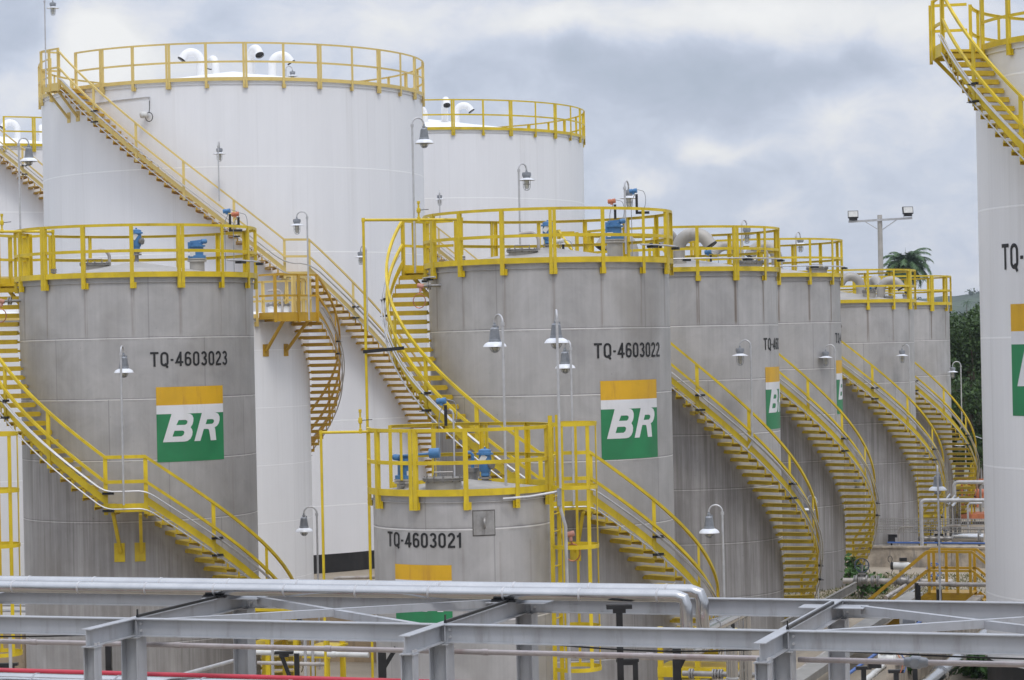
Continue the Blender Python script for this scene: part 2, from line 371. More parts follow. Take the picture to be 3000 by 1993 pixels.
GLYPH = {  # centre lines in a cell of height 1; (path, closed)
 'T': (.56, [([(.0, .93), (.56, .93)], 0), ([(.28, .86), (.28, 0)], 0)]),
 'Q': (.56, [(arc(.28, .72, .207, .207, 0, 180) + arc(.28, .28, .207, .207, 180, 360), 1), ([(.3, .2), (.5, -.09)], 0)]),
 '-': (.24, [([(.02, .44), (.22, .44)], 0)]),
 '0': (.5, [(arc(.25, .745, .178, .182, 0, 180) + arc(.25, .255, .178, .182, 180, 360), 1)]),
 '4': (.54, [([(.56, .27), (.07, .27), (.37, .93)], 0), ([(.37, 1), (.37, 0)], 0)]),
 '6': (.5, [(arc(.25, .40, .178, .16, 0, 180) + arc(.25, .25, .178, .177, 180, 360), 1), ([(.072, .40), (.075, .70)] + arc(.25, .72, .178, .207, 180, 20), 0)]),
 '3': (.5, [(arc(.245, .735, .168, .192, 160, -75) + arc(.245, .285, .185, .212, 75, -160), 0)]),
 '2': (.5, [(arc(.25, .71, .175, .217, 170, -25) + [(.36, .52), (.12, .22), (.085, .08)], 0), ([(.01, .073), (.49, .073)], 0)]),
 '1': (.3, [([(.0, .74), (.13, .78), (.2, .92)], 0), ([(.2, 1), (.2, 0)], 0)]),
}
def flat_text(s, height, width):
    vs = []; fs = []; x = 0; lev = []
    for ch in s:
        w, st = GLYPH[ch]
        for k, (path, closed) in enumerate(st):
            v, f = stroke_poly(path, SW if ch != '-' else .13, closed); o = len(vs); vs += [(a + x, b) for a, b in v]; lev += [k] * len(v); fs += [tuple(i + o for i in q) for q in f]
        x += w + .115
    x -= .115
    return [(a / x * width, b * height) for a, b in vs], fs, lev
def flat_poly(loops):
    cu = bpy.data.curves.new('p', 'CURVE'); cu.dimensions = '2D'; cu.fill_mode = 'BOTH'
    for lp in loops:
        sp = cu.splines.new('POLY'); sp.points.add(len(lp) - 1); sp.use_cyclic_u = True
        for p, (x, y) in zip(sp.points, lp): p.co = (x, y, 0, 1)
    o = bpy.data.objects.new('p', cu); COL.objects.link(o)
    dg = bpy.context.evaluated_depsgraph_get(); me = bpy.data.meshes.new_from_object(o.evaluated_get(dg))
    vs = [(v.co.x, v.co.y) for v in me.vertices]; fs = [tuple(p.vertices) for p in me.polygons]
    bpy.data.objects.remove(o); bpy.data.curves.remove(cu); bpy.data.meshes.remove(me)
    return vs, fs
def wrap(name, vs, fs, R, t0, z0, off, mat, parent, step=.09, lev=None):
    """bend flat artwork (metres) round the shell, left end at theta t0"""
    bm = bmesh.new(); bv = [bm.verts.new((x, y, lev[i] * .002 if lev else 0)) for i, (x, y) in enumerate(vs)]
    for f in fs:
        try: bm.faces.new([bv[i] for i in f])
        except ValueError: pass
    x0, x1 = min(v[0] for v in vs), max(v[0] for v in vs); x = x0 + step
    while x < x1:
        bmesh.ops.bisect_plane(bm, geom=bm.verts[:] + bm.edges[:] + bm.faces[:], plane_co=(x, 0, 0), plane_no=(1, 0, 0)); x += step
    for v in bm.verts:
        a = R_(t0) + v.co.x / R; o_ = R + off + v.co.z; v.co = Vector((o_ * math.sin(a), -o_ * math.cos(a), z0 + v.co.y))
    for f in bm.faces:
        f.normal_update()
        c = f.calc_center_median()
        if f.normal.x * c.x + f.normal.y * c.y < 0: f.normal_flip()
        f.smooth = True
    me = bpy.data.meshes.new(name); bm.to_mesh(me); bm.free(); me.materials.append(MT[mat])
    o = bpy.data.objects.new(name, me); COL.objects.link(o); o.parent = parent
    return o
def bow(cx, cy, rx, ry, a0, a1, n=8):
    return [(cx + rx * math.cos(R_(a0 + (a1 - a0) * i / n)), cy + ry * math.sin(R_(a0 + (a1 - a0) * i / n))) for i in range(n + 1)]
LB = [[(.078, .735), (.201, .358), (.40, .358), (.46, .367), (.492, .39), (.506, .425), (.503, .47), (.49, .51), (.462, .548), (.482, .575), (.49, .61), (.483, .655), (.458, .7), (.415, .728), (.37, .735)],
      [(.296, .446), (.39, .446), (.412, .455), (.42, .472), (.41, .496), (.386, .512), (.262, .512)],
      [(.235, .587), (.345, .587), (.366, .596), (.372, .614), (.36, .645), (.33, .664), (.206, .664)]]
LR = [[(.513, .735), (.636, .358), (.79, .358), (.862, .363), (.905, .382), (.928, .42), (.928, .465), (.91, .51), (.88, .543), (.838, .562), (.846, .59), (.862, .735), (.768, .735), (.746, .605), (.735, .582), (.71, .578), (.66, .578), (.603, .735)],
      [(.716, .45), (.796, .45), (.82, .457), (.83, .474), (.822, .496), (.796, .513), (.69, .515)]]
def emblem(tank, R, t0, ztop, w, h):
    def rect(a, b): return [(0, -h * b), (w, -h * b), (w, -h * a), (0, -h * a)], [(0, 1, 2, 3)]
    def flip(loops): return [[(x * w, -y * h) for x, y in lp] for lp in loops]
    e = wrap('emblem', *rect(.361, 1.0), R, t0, ztop, .006, 'em_green', tank)
    wrap('orange_band', *rect(0, .244), R, t0, ztop, .006, 'em_orange', e)
    wrap('white_band', *rect(.244, .361), R, t0, ztop, .006, 'em_white', e)
    wrap('letter', *flat_poly(flip(LB)), R, t0, ztop, .011, 'em_white', e)
    wrap('letter', *flat_poly(flip(LR)), R, t0, ztop, .011, 'em_white', e)
def lettering(tank, R, t0, z0, text, width, height, mat='letter'):
    vs, fs, lev = flat_text(text, height, width); return wrap('lettering', vs, fs, R, t0, z0, .009, mat, tank, lev=lev)

# ------------------------------------------------------------------ tanks
def interp(nodes):
    def f(t):
        if t <= nodes[0][0]: return nodes[0][1]
        for (a, za), (b, zb) in zip(nodes, nodes[1:]):
            if t <= b: return za + (zb - za) * (t - a) / (b - a)
        return nodes[-1][1]
    return f
class Tank:
    def __init__(s, px, D, R, zr, label, mat, roofmat, course, rise, stair=None, seg=128, band=0.0, zref=None, post=(0, 24)):
        d = ray(px, 1010.0); k = D / math.hypot(d.x, d.y); s.X, s.Y, s.R, s.zr = d.x * k, d.y * k, R, zr
        s.phi = math.atan2(-s.X, s.Y)
        s.root = tag(empty('storage_tank', (s.X, s.Y, 0), s.phi), label, 'storage tank')
        s.slope = rise / R; s.nodes = stair
        m = MB(); ring = [(R, band), (R, zr - .115), (R + .035, zr - .112), (R + .035, zr - .1), (R, zr - .095), (R, zr)]
        vs = []; fs = []
        for (r, z) in ring:
            for k in range(seg): vs.append(cp(180 + 360 * k / seg, r, z))
        for i in range(len(ring) - 1):
            for k in range(seg): fs.append((i * seg + k, i * seg + (k + 1) % seg, (i + 1) * seg + (k + 1) % seg, (i + 1) * seg + k))
        m.add(vs, fs); sh = m.build('shell', mat, s.root); me = sh.data
        u1 = me.uv_layers.new(name='plate'); u2 = me.uv_layers.new(name='stain'); f = interp(stair) if stair else None
        for p in me.polygons:
            tc = math.degrees(math.atan2(p.center.x, -p.center.y)); 
            for li in p.loop_indices:
                v = me.vertices[me.loops[li].vertex_index].co; t = math.degrees(math.atan2(v.x, -v.y))
                if t - tc > 180: t -= 360
                if t - tc < -180: t += 360
                u1.data[li].uv = (R_(t) * R, (v.z - (zref or zr)) / course)
                dz = 9.0
                if f:
                    dz = v.z - (f(t) - .1) if stair[0][0] <= t <= stair[-1][0] else 9.0
                u2.data[li].uv = ((t - post[0]) / post[1], dz)
        if band:
            b = MB(); b.lathe([(R + .004, 0), (R + .004, band)], seg, capb=False, capt=False); b.build('base_band', 'black_band', s.root)
        r = MB(); n = 6
        r.lathe([(R + .05, zr - .004), (R + .05, zr + .012)] + [(R * (1 - i / n), zr + .012 + rise * i / n) for i in range(1, n)] + [(.001, zr + .012 + rise)], seg, capb=True)
        r.build('roof', roofmat, s.root)
    def zroof(s, r): return s.zr + .012 + s.slope * max(0, s.R - r)
    def loc(s, px, dep, py=1000):
        """pixel + depth -> local x, y, and z of that pixel row"""
        p = at(px, py, dep) - Vector((s.X, s.Y, 0)); c, n = math.cos(s.phi), math.sin(s.phi)
        return Vector((p.x * c + p.y * n, -p.x * n + p.y * c, p.z))
    # ---- guardrail
    def guard(s, t0, t1, npost, mat='yellow', dbl=3, first=0, h=1.14):
        R, zr = s.R, s.zr; n = int((t1 - t0) / 3)
        a = MB(); a.strip(t0, t1, R + .085, R + .093, zr + h - .06, zr + h, n); a.strip(t0, t1, R + .035, R + .084, zr + h - .009, zr + h - .001, n)
        g = a.build('guardrail', mat, s.root)
        b = MB(); b.strip(t0, t1, R + .085, R + .093, zr + h * .465, zr + h * .465 + .065, n); b.strip(t0, t1, R + .045, R + .084, zr + h * .465 + .056, zr + h * .465 + .064, n); b.build('mid_rail', mat, g)
        c = MB(); c.strip(t0, t1, R + .085, R + .092, zr + .0, zr + .115, n); c.build('toe_board', mat, g)
        def post(w2):
            p = MB()
            for x in ((-.041, .041) if w2 else (0,)):
                w = .072 if w2 else .085
                p.box((x, -(R + .1), zr + h / 2 - .12), (w, .01, h + .23)); p.box((x + (w / 2 - .005) * (1 if x >= 0 else -1), -(R + .065), zr + h / 2 - .12), (.009, .06, h + .225))
                p.box((x, -(R + .108), zr - .13), (.02, .01, .02)); p.box((x, -(R + .108), zr - .19), (.02, .01, .02))
            p.box((.02, -(R + .03), zr - .17), (.14, .02, .13))
            return p
        ps = pd = None
        for i in range(npost):
            t = t0 + (t1 - t0) * i / (npost - 1); w2 = (i + first) % dbl == 0
            src = pd if w2 else ps
            if src is None:
                src = post(w2).build('post', mat, g); src.rotation_euler = (0, 0, R_(t))
                if w2: pd = src
                else: ps = src
            else: dup(src, g, R_(t))
        return g
    # ---- spiral stairs
    def stair(s, mat='yellow', tmat='tread', w=.9, railh=1.15, rise=.2, conduit='galv', clampevery=2, tread_mat=None, postgap=1.3, railmat=None):
        R = s.R; nd = s.nodes; zf = interp(nd); Ro = R + w; railmat = railmat or mat
        t0, t1 = nd[0][0], nd[-1][0]; nn = max(8, int((t1 - t0) / 2.5))
        m = MB()
        for (a, za), (b, zb) in zip(nd, nd[1:]):
            k = max(2, int((b - a) / 2.5)); fl = abs(za - zb) < .01
            m.strip(a, b, Ro - .012, Ro, (lambda t: zf(t) - .04) if fl else (lambda t: zf(t) + .12), (lambda t: zf(t) + .14) if fl else (lambda t: zf(t) + .29), k)
        st = m.build('stairway', mat, s.root)
        def rail(name, z):
            q = MB()
            for (a, za), (b, zb) in zip(nd, nd[1:]): q.strip(a, b, Ro - .018, Ro + .035, lambda t: zf(t) + z - .072, lambda t: zf(t) + z, max(2, int((b - a) / 2.5)))
            return q.build(name, railmat, st)
        rail('handrail', railh); rail('mid_rail', railh * .55)
        # treads
        tr = None
        for (a, za), (b, zb) in zip(nd, nd[1:]):
            if abs(za - zb) < .01:
                q = MB(); q.strip(a, b, R + .04, Ro - .014, za - .04, za, 6); ld = q.build('landing', tmat, st)
                for tb in (a + (b - a) * .15, a + (b - a) * .85):
                    q = MB(); q.bar(cp(tb, Ro - .1, za - .06), cp(tb, R + .03, za - .95), .07, .07); c = cp(tb, R + .015, za - .95)
                    q.strip(tb - 8 / R, tb + 5 / R, R + .004, R + .02, za - 1.15, za - .75, 2); q.bar(cp(tb, R + .03, za - .08), cp(tb, Ro - .03, za - .08), .06, .06)
                    q.build('brace', mat, st)
                continue
            n = max(2, round((za - zb) / rise))
            for i in range(n):
                t = a + (b - a) * (i + .5) / n; z = za - (za - zb) * (i + .5) / n
                if tr is None:
                    q = MB(); q.box((0, -(R + w / 2 + .015), -.012), (.265, w - .075, .022)); q.box((.127, -(R + w / 2 + .015), -.062), (.012, w - .08, .08)); q.box((-.127, -(R + w / 2 + .015), -.055), (.01, w - .08, .065))
                    q.box((-.09, -(Ro - .026), .08), (.05, .01, .16)); q.box((-.02, -(R + .035), -.06), (.2, .07, .05))
                    tr = q.build('tread', tread_mat or tmat, st, (0, 0, z)); tr.rotation_euler = (0, 0, R_(t))
                else: dup(tr, st, R_(t), (0, 0, z))
        # posts
        dth = math.degrees(postgap / Ro); po = None; cl = None; k = 0
        for (a, za), (b, zb) in zip(nd, nd[1:]):
            n = max(1, round((b - a) / dth))
            for i in range(n + (1 if b == t1 else 0)):
                t = a + (b - a) * i / n
                if po is None:
                    q = MB(); q.box((0, -(Ro + .009), railh / 2 - .06), (.088, .012, railh + .06)); q.box((.033, -(Ro - .012), railh / 2 - .06), (.009, .03, railh + .05)); po = q.build('post', railmat, st, (0, 0, zf(t))); po.rotation_euler = (0, 0, R_(t))
                else: dup(po, st, R_(t), (0, 0, zf(t)))
                if conduit and clampevery and k % clampevery == 1:
                    for zc in (.36, .0):
                        if cl is None:
                            q = MB(); q.box((.06, -(Ro + .05), 0), (.24, .07, .05)); q.box((.06, -(Ro + .11), -.015), (.2, .1, .012)); cl = q.build('clamp', 'black', st, (0, 0, zf(t) + zc)); cl.rotation_euler = (0, 0, R_(t))
                        else: dup(cl, st, R_(t), (0, 0, zf(t) + zc))
                k += 1
        if conduit:
            for zc, dr in ((.40, .07), (.40, .125), (.03, .07)):
                q = MB(); ts = [t0 + 1 + (t1 - t0 - 1) * i / (nn * 2) for i in range(nn * 2 + 1)]
                # bends at landings are rounded by averaging
                pz = [sum(zf(t + e) for e in (-2, 0, 2)) / 3 for t in ts]
                q.tube([cp(t, Ro + dr, z + zc) for t, z in zip(ts, pz)], .017, 6); q.build('conduit', conduit, st)
        return st
    def rail_conduit(s, t0, t1, z, dr=.17, clamps=()):
        q = MB(); n = int((t1 - t0) / 3); q.tube([cp(t0 + (t1 - t0) * i / n, s.R + dr, s.zr + z) for i in range(n + 1)], .02, 6); c = q.build('conduit', 'galv', s.root)
        for t in clamps: m = MB(); m.box(cp(t, s.R + dr, s.zr + z - .04), (.2, .16, .05), Matrix.Rotation(R_(t), 3, 'Z')); m.build('clamp', 'black', c)
    def platform(s, t0, t1, z, w=.9, mat='yellow', railh=1.14, endside=0, stairside=1):
        """landing at the head of the stair, between the stair (stairside) and the roof"""
        R, Ro = s.R, s.R + w; m = MB(); m.strip(t0, t1, R + .06, Ro - .013, z - .05, z, 5); p = m.build('platform', mat, s.root)
        q = MB(); q.strip(t0, t1, Ro - .012, Ro, z - .12, z + .14, 5)
        te = t0 if stairside > 0 else t1
        q.bar(cp(te, R + .1, z + .07), cp(te, Ro - .02, z + .07), .012, .14); q.build('toe_board', mat, p)
        for zz, nm in ((railh, 'handrail'), (railh * .52, 'mid_rail')):
            q = MB(); q.strip(t0, t1, Ro - .045, Ro, z + zz - .058, z + zz, 5); q.bar(cp(te, R + .14, z + zz - .029), cp(te, Ro - .046, z + zz - .029), .045, .058); q.build(nm, mat, p)
        for t in (t0, (t0 + t1) / 2, t1):
            q = MB(); c = cp(t, Ro + .008, z + railh / 2 - .08); q.box(c, (.07, .07, railh + .12), Matrix.Rotation(R_(t), 3, 'Z')); q.build('post', mat, p)
        for t in (t0 + (t1 - t0) * .2, t0 + (t1 - t0) * .8):
            q = MB(); q.bar(cp(t, Ro - .06, z - .06), cp(t, R + .02, z - .95), .07, .07); q.bar(cp(t, R + .01, z - .08), cp(t, Ro - .05, z - .08), .06, .07); q.strip(t - 6 / R, t + 6 / R, R + .003, R + .016, z - 1.1, z - .75, 2); q.build('brace', mat, p)
        return p
    # ---- roof fittings (all bolted to the tank)
    def gooseneck(s, px, dep, ytop, face, r=.155, mat='white_roof', arc=.34, drop=.12):
        """vent pipe whose top reaches pixel row ytop; face = heading of the mouth, degrees, 0 = towards the camera, 90 = image right"""
        p = s.loc(px, dep, ytop); zt = p.z - r - arc; z0 = s.zroof(math.hypot(p.x, p.y)) - .1
        d = cp(face, 1, 0); pts = [Vector((p.x, p.y, z0)), Vector((p.x, p.y, (z0 + zt) / 2)), Vector((p.x, p.y, zt))]
        base = Vector((p.x, p.y, zt)); 
        for i in range(1, 15):
            a = math.pi * .84 * i / 14; pts.append(base + d * (arc - arc * math.cos(a)) + Vector((0, 0, arc * math.sin(a))))
        e = (pts[-1] - pts[-2]).normalized(); pts.append(pts[-1] + e * drop)
        m = MB(); m.tube(pts, r, 20, cap=False); m.lathe([(r * 1.25, z0), (r * 1.25, z0 + .13), (r, z0 + .14)], 20, (p.x, p.y, 0))
        v = m.build('vent_pipe', mat, s.root)
        q = MB(); q.lathe([(r * .96, -.03), (r * .96, -.02)], 20, pts[-1], e); q.lathe([(r + .004, -.03), (r + .004, .015), (r * .9, .015)], 20, pts[-1], e, False, False); q.build('mesh_screen', 'dark_mesh', v)
    def manhole(s, px, dep, ytop, r=.34, mat='steel_roof'):
        p = s.loc(px, dep, ytop); z0 = s.zroof(math.hypot(p.x, p.y)) - .1; m = MB()
        m.lathe([(r * .86, z0), (r * .86, p.z - .04)], 28, (p.x, p.y, 0), capb=False); h = m.build('manhole', mat, s.root)
        q = MB(); q.lathe([(r, p.z - .05), (r, p.z - .028)], 28, (p.x, p.y, 0)); q.lathe([(r, p.z - .02), (r, p.z)], 28, (p.x, p.y, 0))
        for k in range(12):
            a = k * math.pi / 6; q.lathe([(.016, p.z - .07), (.016, p.z + .03)], 6, (p.x + (r - .035) * math.cos(a), p.y + (r - .035) * math.sin(a), 0))
        q.build('lid', 'flange', h)
        q = MB(); q.tube([(p.x - .16, p.y, p.z), (p.x - .16, p.y, p.z + .09), (p.x + .16, p.y, p.z + .09), (p.x + .16, p.y, p.z)], .014, 6); q.build('handle', 'flange', h)
    def hose(s, px, dep, ytop, side=-1, r=.038):
        p = s.loc(px, dep, ytop); z0 = s.zroof(math.hypot(p.x, p.y)) - .1
        pts = [Vector((p.x, p.y, z0))] + [Vector((p.x + side * .17 * (1 - math.cos(a)), p.y, p.z - .17 + .17 * math.sin(a))) for a in [i * math.pi / 2 / 8 for i in range(9)]] + [Vector((p.x + side * .42, p.y, p.z - .02))]
        m = MB(); m.tube(pts, r, 10); m.build('breather_pipe', 'old_pipe', s.root)
    def relief(s, px, dep, ytop, r=.105, side=1):
        p = s.loc(px, dep, ytop); z0 = s.zroof(math.hypot(p.x, p.y)) - .1; zt = p.z; c = (p.x, p.y, 0)
        m = MB(); m.lathe([(r * .55, zt - .52), (r * .75, zt - .5), (r * .7, zt - .45), (r, zt - .4), (r * 1.08, zt - .2), (r, zt - .14), (r * 1.4, zt - .135), (r * 1.4, zt - .1), (r * 1.1, zt - .095), (r * 1.05, zt - .05), (r * .5, zt - .03), (.02, zt - .028), (.02, zt)], 20, c)
        v = m.build('relief_valve', 'blue', s.root)
        q = MB(); q.lathe([(r * .42, z0), (r * .42, zt - .62), (r * 1.05, zt - .62), (r * 1.05, zt - .585), (r * .6, zt - .583), (r * .6, zt - .56), (r * 1.05, zt - .558), (r * 1.05, zt - .523)], 16, c); q.build('nozzle', 'flange', v)
        q = MB(); q.lathe([(r * .62, 0), (r * .75, .03), (r * .75, .07), (r * .4, .085)], 16, (p.x + side * r * .75, p.y - r * .5, zt - .3), (side, -.7, -.15)); q.build('side_cover', 'flange', v)
        q = MB(); q.box((p.x - side * .04, p.y - r * 1.15, zt - .2), (.1, .006, .14), Matrix.Rotation(.6, 3, 'Y')); q.build('inspection_tag', 'device_white', v)
    def arrestor(s, px, dep, ytop, w=.33, side=1):
        p = s.loc(px, dep, ytop); z0 = s.zroof(math.hypot(p.x, p.y)) - .1; zt = p.z; r = w / 2; c = (p.x, p.y, 0)
        m = MB(); m.lathe([(r * 1.2, zt - .42), (r * 1.2, zt - .36), (r * .88, zt - .35), (r * .88, zt - .17), (r * 1.15, zt - .165), (r * 1.15, zt - .13), (r * .8, zt - .125), (r * .8, zt - .07)], 20, c)
        m.box((p.x - side * r * .95, p.y, zt - .17), (r * .5, r * .9, .22)); m.bar((p.x - side * r * .9, p.y - .05, zt - .06), (p.x + side * r * .9, p.y - .05, zt - .03), .06, .05)
        v = m.build('flame_arrestor', 'blue', s.root)
        q = MB(); q.lathe([(.05, -.06), (.055, -.05), (.055, .05), (.05, .06)], 14, (p.x + side * r * .95, p.y - .03, zt - .045), (side, .5, .1)); q.build('weight_drum', 'blue', v)
        q = MB(); q.lathe([(r, z0), (r, zt - .5), (r * 1.28, zt - .498), (r * 1.28, zt - .462), (r * 1.05, zt - .46), (r * 1.05, zt - .45), (r * 1.28, zt - .448), (r * 1.28, zt - .422)], 22, c); q.build('nozzle', 'steel_roof', v)
        q = MB(); q.box((p.x - side * r * .6, p.y - r * 1.05, zt - .33), (.12, .006, .1)); q.build('inspection_tag', 'device_white', v)
    def transmitter(s, px, dep, ytop, mat='blue', ybase=None, hook=0, r=.052):
        p = s.loc(px, dep, ytop); b = s.loc(px, dep, ybase).z; x = p.x + .03; m = MB(); zt = p.z - r
        m.lathe([(r * .7, -.085), (r, -.08), (r, -.02), (r * .85, -.015), (r * .85, .015), (r, .02), (r, .08), (r * .7, .085)], 16, (p.x, p.y, zt), (1, -.35, .1)); m.lathe([(r * .6, -r * 1.5), (r * .6, 0)], 12, (p.x, p.y, zt)); v = m.build('transmitter', mat, s.root)
        q = MB(); q.box((x + .04, p.y, (zt - r + b) / 2 - .02), (.055, .055, zt - r - b))
        if hook: q.box((x + .04 + hook / 2, p.y, b), (abs(hook) + .05, .055, .055))
        q.build('mounting_post', 'black', v)
        q = MB(); q.tube([(p.x + .03, p.y, zt - r * 1.5), (p.x - .03, p.y, zt - .2), (p.x - .05, p.y, zt - .32), (p.x - .05, p.y, s.zr + .1)], .009, 6)
        q.tube([(p.x + .09, p.y, zt + .03)] + [(p.x + .2 + .07 * math.sin(a), p.y, zt - .2 + .2 * math.cos(a)) for a in [i * .4 for i in range(9)]], .008, 6); q.build('cable', 'lamp_grey', v)
    def level_switch(s, t, z, tw, mat='red_head', loop=True, l=.22):
        """nozzle + flange on the shell at angle t; head points towards angle tw"""
        R = s.R; a = cp(t, R - .02, z); d = cp(tw, 1, 0); m = MB()
        m.lathe([(.032, 0), (.032, l), (.085, l), (.085, l + .025), (.04, l + .026), (.04, l + .05), (.085, l + .051), (.085, l + .076), (.03, l + .08), (.03, l + .16)], 16, a, d); v = m.build('level_switch', 'flange', s.root)
        h = a + d * (l + .22); q = MB(); q.lathe([(.042, -.07), (.05, -.05), (.05, .05), (.042, .07)], 14, h, (d + Vector((0, 0, .25)))); q.lathe([(.03, -.12), (.03, 0)], 10, h); q.build('head', mat, v)
        if loop:
            q = MB(); cl = h + Vector((0, 0, -.32)) + d * .03; sd = cp(tw, 1, 0)
            q.tube([h + Vector((0, 0, -.1))] + [cl + sd * (.13 * math.sin(i * .45)) + Vector((0, -.01 * (i // 14), .15 * math.cos(i * .45))) for i in range(29)], .011, 6); q.build('cable_loop', 'copper', v)
    def ladder(s, t, ztop, zcage, hoops):
        R = s.R; e = cp(t, 1, 0); f = cp(t + 90, 1, 0); b = e * (R + .16)
        m = MB()
        for sg in (-1, 1): m.box(b + f * (sg * .2) + Vector((0, 0, ztop / 2 + .6)), (.012, .075, ztop + 1.2) , Matrix.Rotation(R_(t) , 3, 'Z'))
        l = m.build('ladder', 'yellow', s.root); q = None
        for i in range(int(ztop / .3)):
            z = .3 + i * .3
            if q is None: q = MB(); q.tube([b - f * .195, b + f * .195], .012, 6); q = q.build('rung', 'yellow', l, (0, 0, z))
            else: dup(q, l, None, (0, 0, z))
        c = e * (R + .5); rad = .41
        def hp(a, r=rad): return c + f * (r * math.sin(a)) + e * (r * math.cos(a))
        for z in hoops:
            m = MB(); pts = [hp(-2.4 + 4.8 * i / 30) for i in range(31)]; vs = []; fs = []
            for i, p in enumerate(pts):
                nrm = (p - c).normalized()
                for dr, dz in ((0, -.035), (.008, -.035), (.008, .035), (0, .035)): vs.append(p + nrm * dr + Vector((0, 0, z + dz)))
            for i in range(30):
                for k in range(4): fs.append((i * 4 + k, i * 4 + (k + 1) % 4, i * 4 + 4 + (k + 1) % 4, i * 4 + 4 + k))
            fs += [(0, 3, 2, 1), (120, 121, 122, 123)]
            m.add(vs, fs); m.build('cage_hoop', 'yellow', l)
        for a in (-1.75, -.6, .5, 1.75):
            m = MB(); p = hp(a, rad - .008); m.box(p + Vector((0, 0, (hoops[0] + hoops[-1]) / 2)), (.075 if abs(a) < 1.2 else .045, .012, hoops[0] - hoops[-1] + .07), Matrix.Rotation(R_(t) + a, 3, 'Z')); m.build('cage_strap', 'yellow', l)
        return l

# tank rows run along E2, racks along E1
E1 = Vector((.9469, -.3215, 0)); E2 = Vector((.3215, .9469, 0))
lin = lambda *n: list(n)
W = {}
W['w1'] = t = Tank(699, 85.8, 6.73, 16.33, 'tallest white tank, hooked white roof vents, pale yellow stairway crossing its face', 'white_shell', 'white_roof', 2.82, 1.08, lin((-49, 16.38), (11.7, 9.86), (18, 9.86), (101, .05)), 192, .62)
t.guard(-50.5, 294, 33, 'pale_yellow', 2, 1, h=1.27); t.stair('pale_yellow', 'ochre', rise=.21, railmat='pale_yellow', clampevery=3, postgap=1.6, railh=1.22); t.platform(-57, -49.2, 16.38, mat='pale_yellow', railh=1.3)
for px, dep, yt, face in ((587, 85.5, 142, -80), (631, 90, 160, 200), (733, 84, 134, 28), (797, 86, 150, 95)): t.gooseneck(px, dep, yt, face, .148, arc=.33)
W['w2'] = t = Tank(1273, 105.6, 6.75, 16.42, 'white tank peeking out behind the right side of the tallest white tank', 'white_shell', 'white_roof', 2.82, 1.08, lin((-46, 16.47), (14, 9.86), (20, 9.86), (103, .05)), 160, .62)
t.guard(-46, 300, 33, 'yellow', 2, 1, h=1.27); t.stair('pale_yellow', 'ochre', rise=.21, clampevery=0, postgap=1.6); t.platform(-54, -46.2, 16.47, mat='pale_yellow')
for px, dep, yt, face in ((1243, 104, 306, -60), (1302, 104, 286, 8), (1336, 106, 300, 85)): t.gooseneck(px, dep, yt, face, .148, arc=.33)
W['w0'] = t = Tank(-26, 111, 6.75, 16.42, 'white tank at the left edge, half hidden behind the tallest white tank', 'white_shell', 'white_roof', 2.82, 1.08, lin((-1, 16.47), (59, 9.86), (65, 9.86), (148, .05)), 160, .62)
t.guard(6, 352, 33, 'yellow', 2, 1, h=1.27); t.stair('pale_yellow', 'ochre', rise=.21, clampevery=3, postgap=1.6); t.platform(-9, -1.2, 16.47, mat='pale_yellow')
for px, dep, yt, face in ((50, 111, 350, -80), (122, 113, 363, 180)): t.gooseneck(px, dep, yt, face, .148, arc=.33)
W['w3'] = t = Tank(556, 71, 3.5, 8.35, 'shorter white tank behind TQ-4603023, ochre stair spiralling down its right side', 'white_shell_b', 'white_roof', 1.64, .5, lin((56, 8.33), (198, .05)), 128, .62, zref=7.45)
t.guard(57, 392, 21, 'pale_yellow', 3, h=1.22); t.stair('ochre', 'ochre', clampevery=3, railh=1.25); t.platform(33, 55.8, 8.36, mat='ochre', stairside=1, railh=1.23)
t.hose(826, 70.2, 850, -1); t.manhole(815, 70.6, 892, .36, 'white_roof')
W['wr'] = t = Tank(3370, 52, 3.5, 13.35, 'white tank cut off by the right photo edge, green emblem starting to show', 'white_shell_b', 'white_roof', 2.68, .5, lin((-66, 13.36), (117, .05)), 144, .62, zref=10.05)
t.guard(-65, 273, 21, 'yellow', 3, 1); t.stair('yellow', 'tread', railh=1.25, clampevery=2); t.platform(-86, -66.2, 13.38)
lettering(t.root, 3.5, -56.0, 8.76, 'TQ-', .72, .53); emblem(t.root, 3.5, -51.5, 8.05, 2.28, 2.28)
t.gooseneck(3400, 53, -20, 60, .15)
W['w4'] = t = Tank(-150, 66.6, 3.5, 8.35, 'short white tank at the far left, showing only between the yellow stair treads', 'white_shell_b', 'white_roof', 1.64, .5, None, 128, .62, zref=7.45)
t.guard(57, 392, 21, 'pale_yellow', 3); t.manhole(20, 66, 880, .36, 'white_roof')
W['t023'] = t = Tank(404, 54, 2.58, 9.04, 'grey steel tank on the left marked TQ-4603023', 'steel_a', 'steel_roof', 1.3, .42, lin((-117, 9.06), (-12, 4.15), (1.7, 4.15), (97, .05)), post=(-116, 342 / 15))
t.guard(-116, 226, 16, first=0); t.stair(); t.platform(-133, -117.2, 9.06)
lettering(t.root, 2.58, 5.6, 7.13, 'TQ-4603023', 1.89, .31); emblem(t.root, 2.58, 8.0, 6.69, 1.62, 1.6)
t.manhole(278, 53.2, 771); t.hose(320, 53.5, 733, -1); t.relief(399, 54, 668); t.arrestor(576, 53.2, 702); t.transmitter(664, 54.6, 612, 'blue', 676, .25); t.transmitter(689, 54.6, 621, 'orange_head', 656); t.level_switch(-78, 8.63, -100)
W['t022'] = t = Tank(1612, 51.6, 2.595, 9.1, 'grey steel tank in the middle marked TQ-4603022', 'steel_b', 'steel_roof', 1.365, .42, lin((-113, 9.12), (-4, 4.12), (12.5, 4.12), (105, .05)), post=(-112, 342 / 15))
t.guard(-112, 230, 16, first=1); t.stair(); t.platform(-129, -113.2, 9.12)
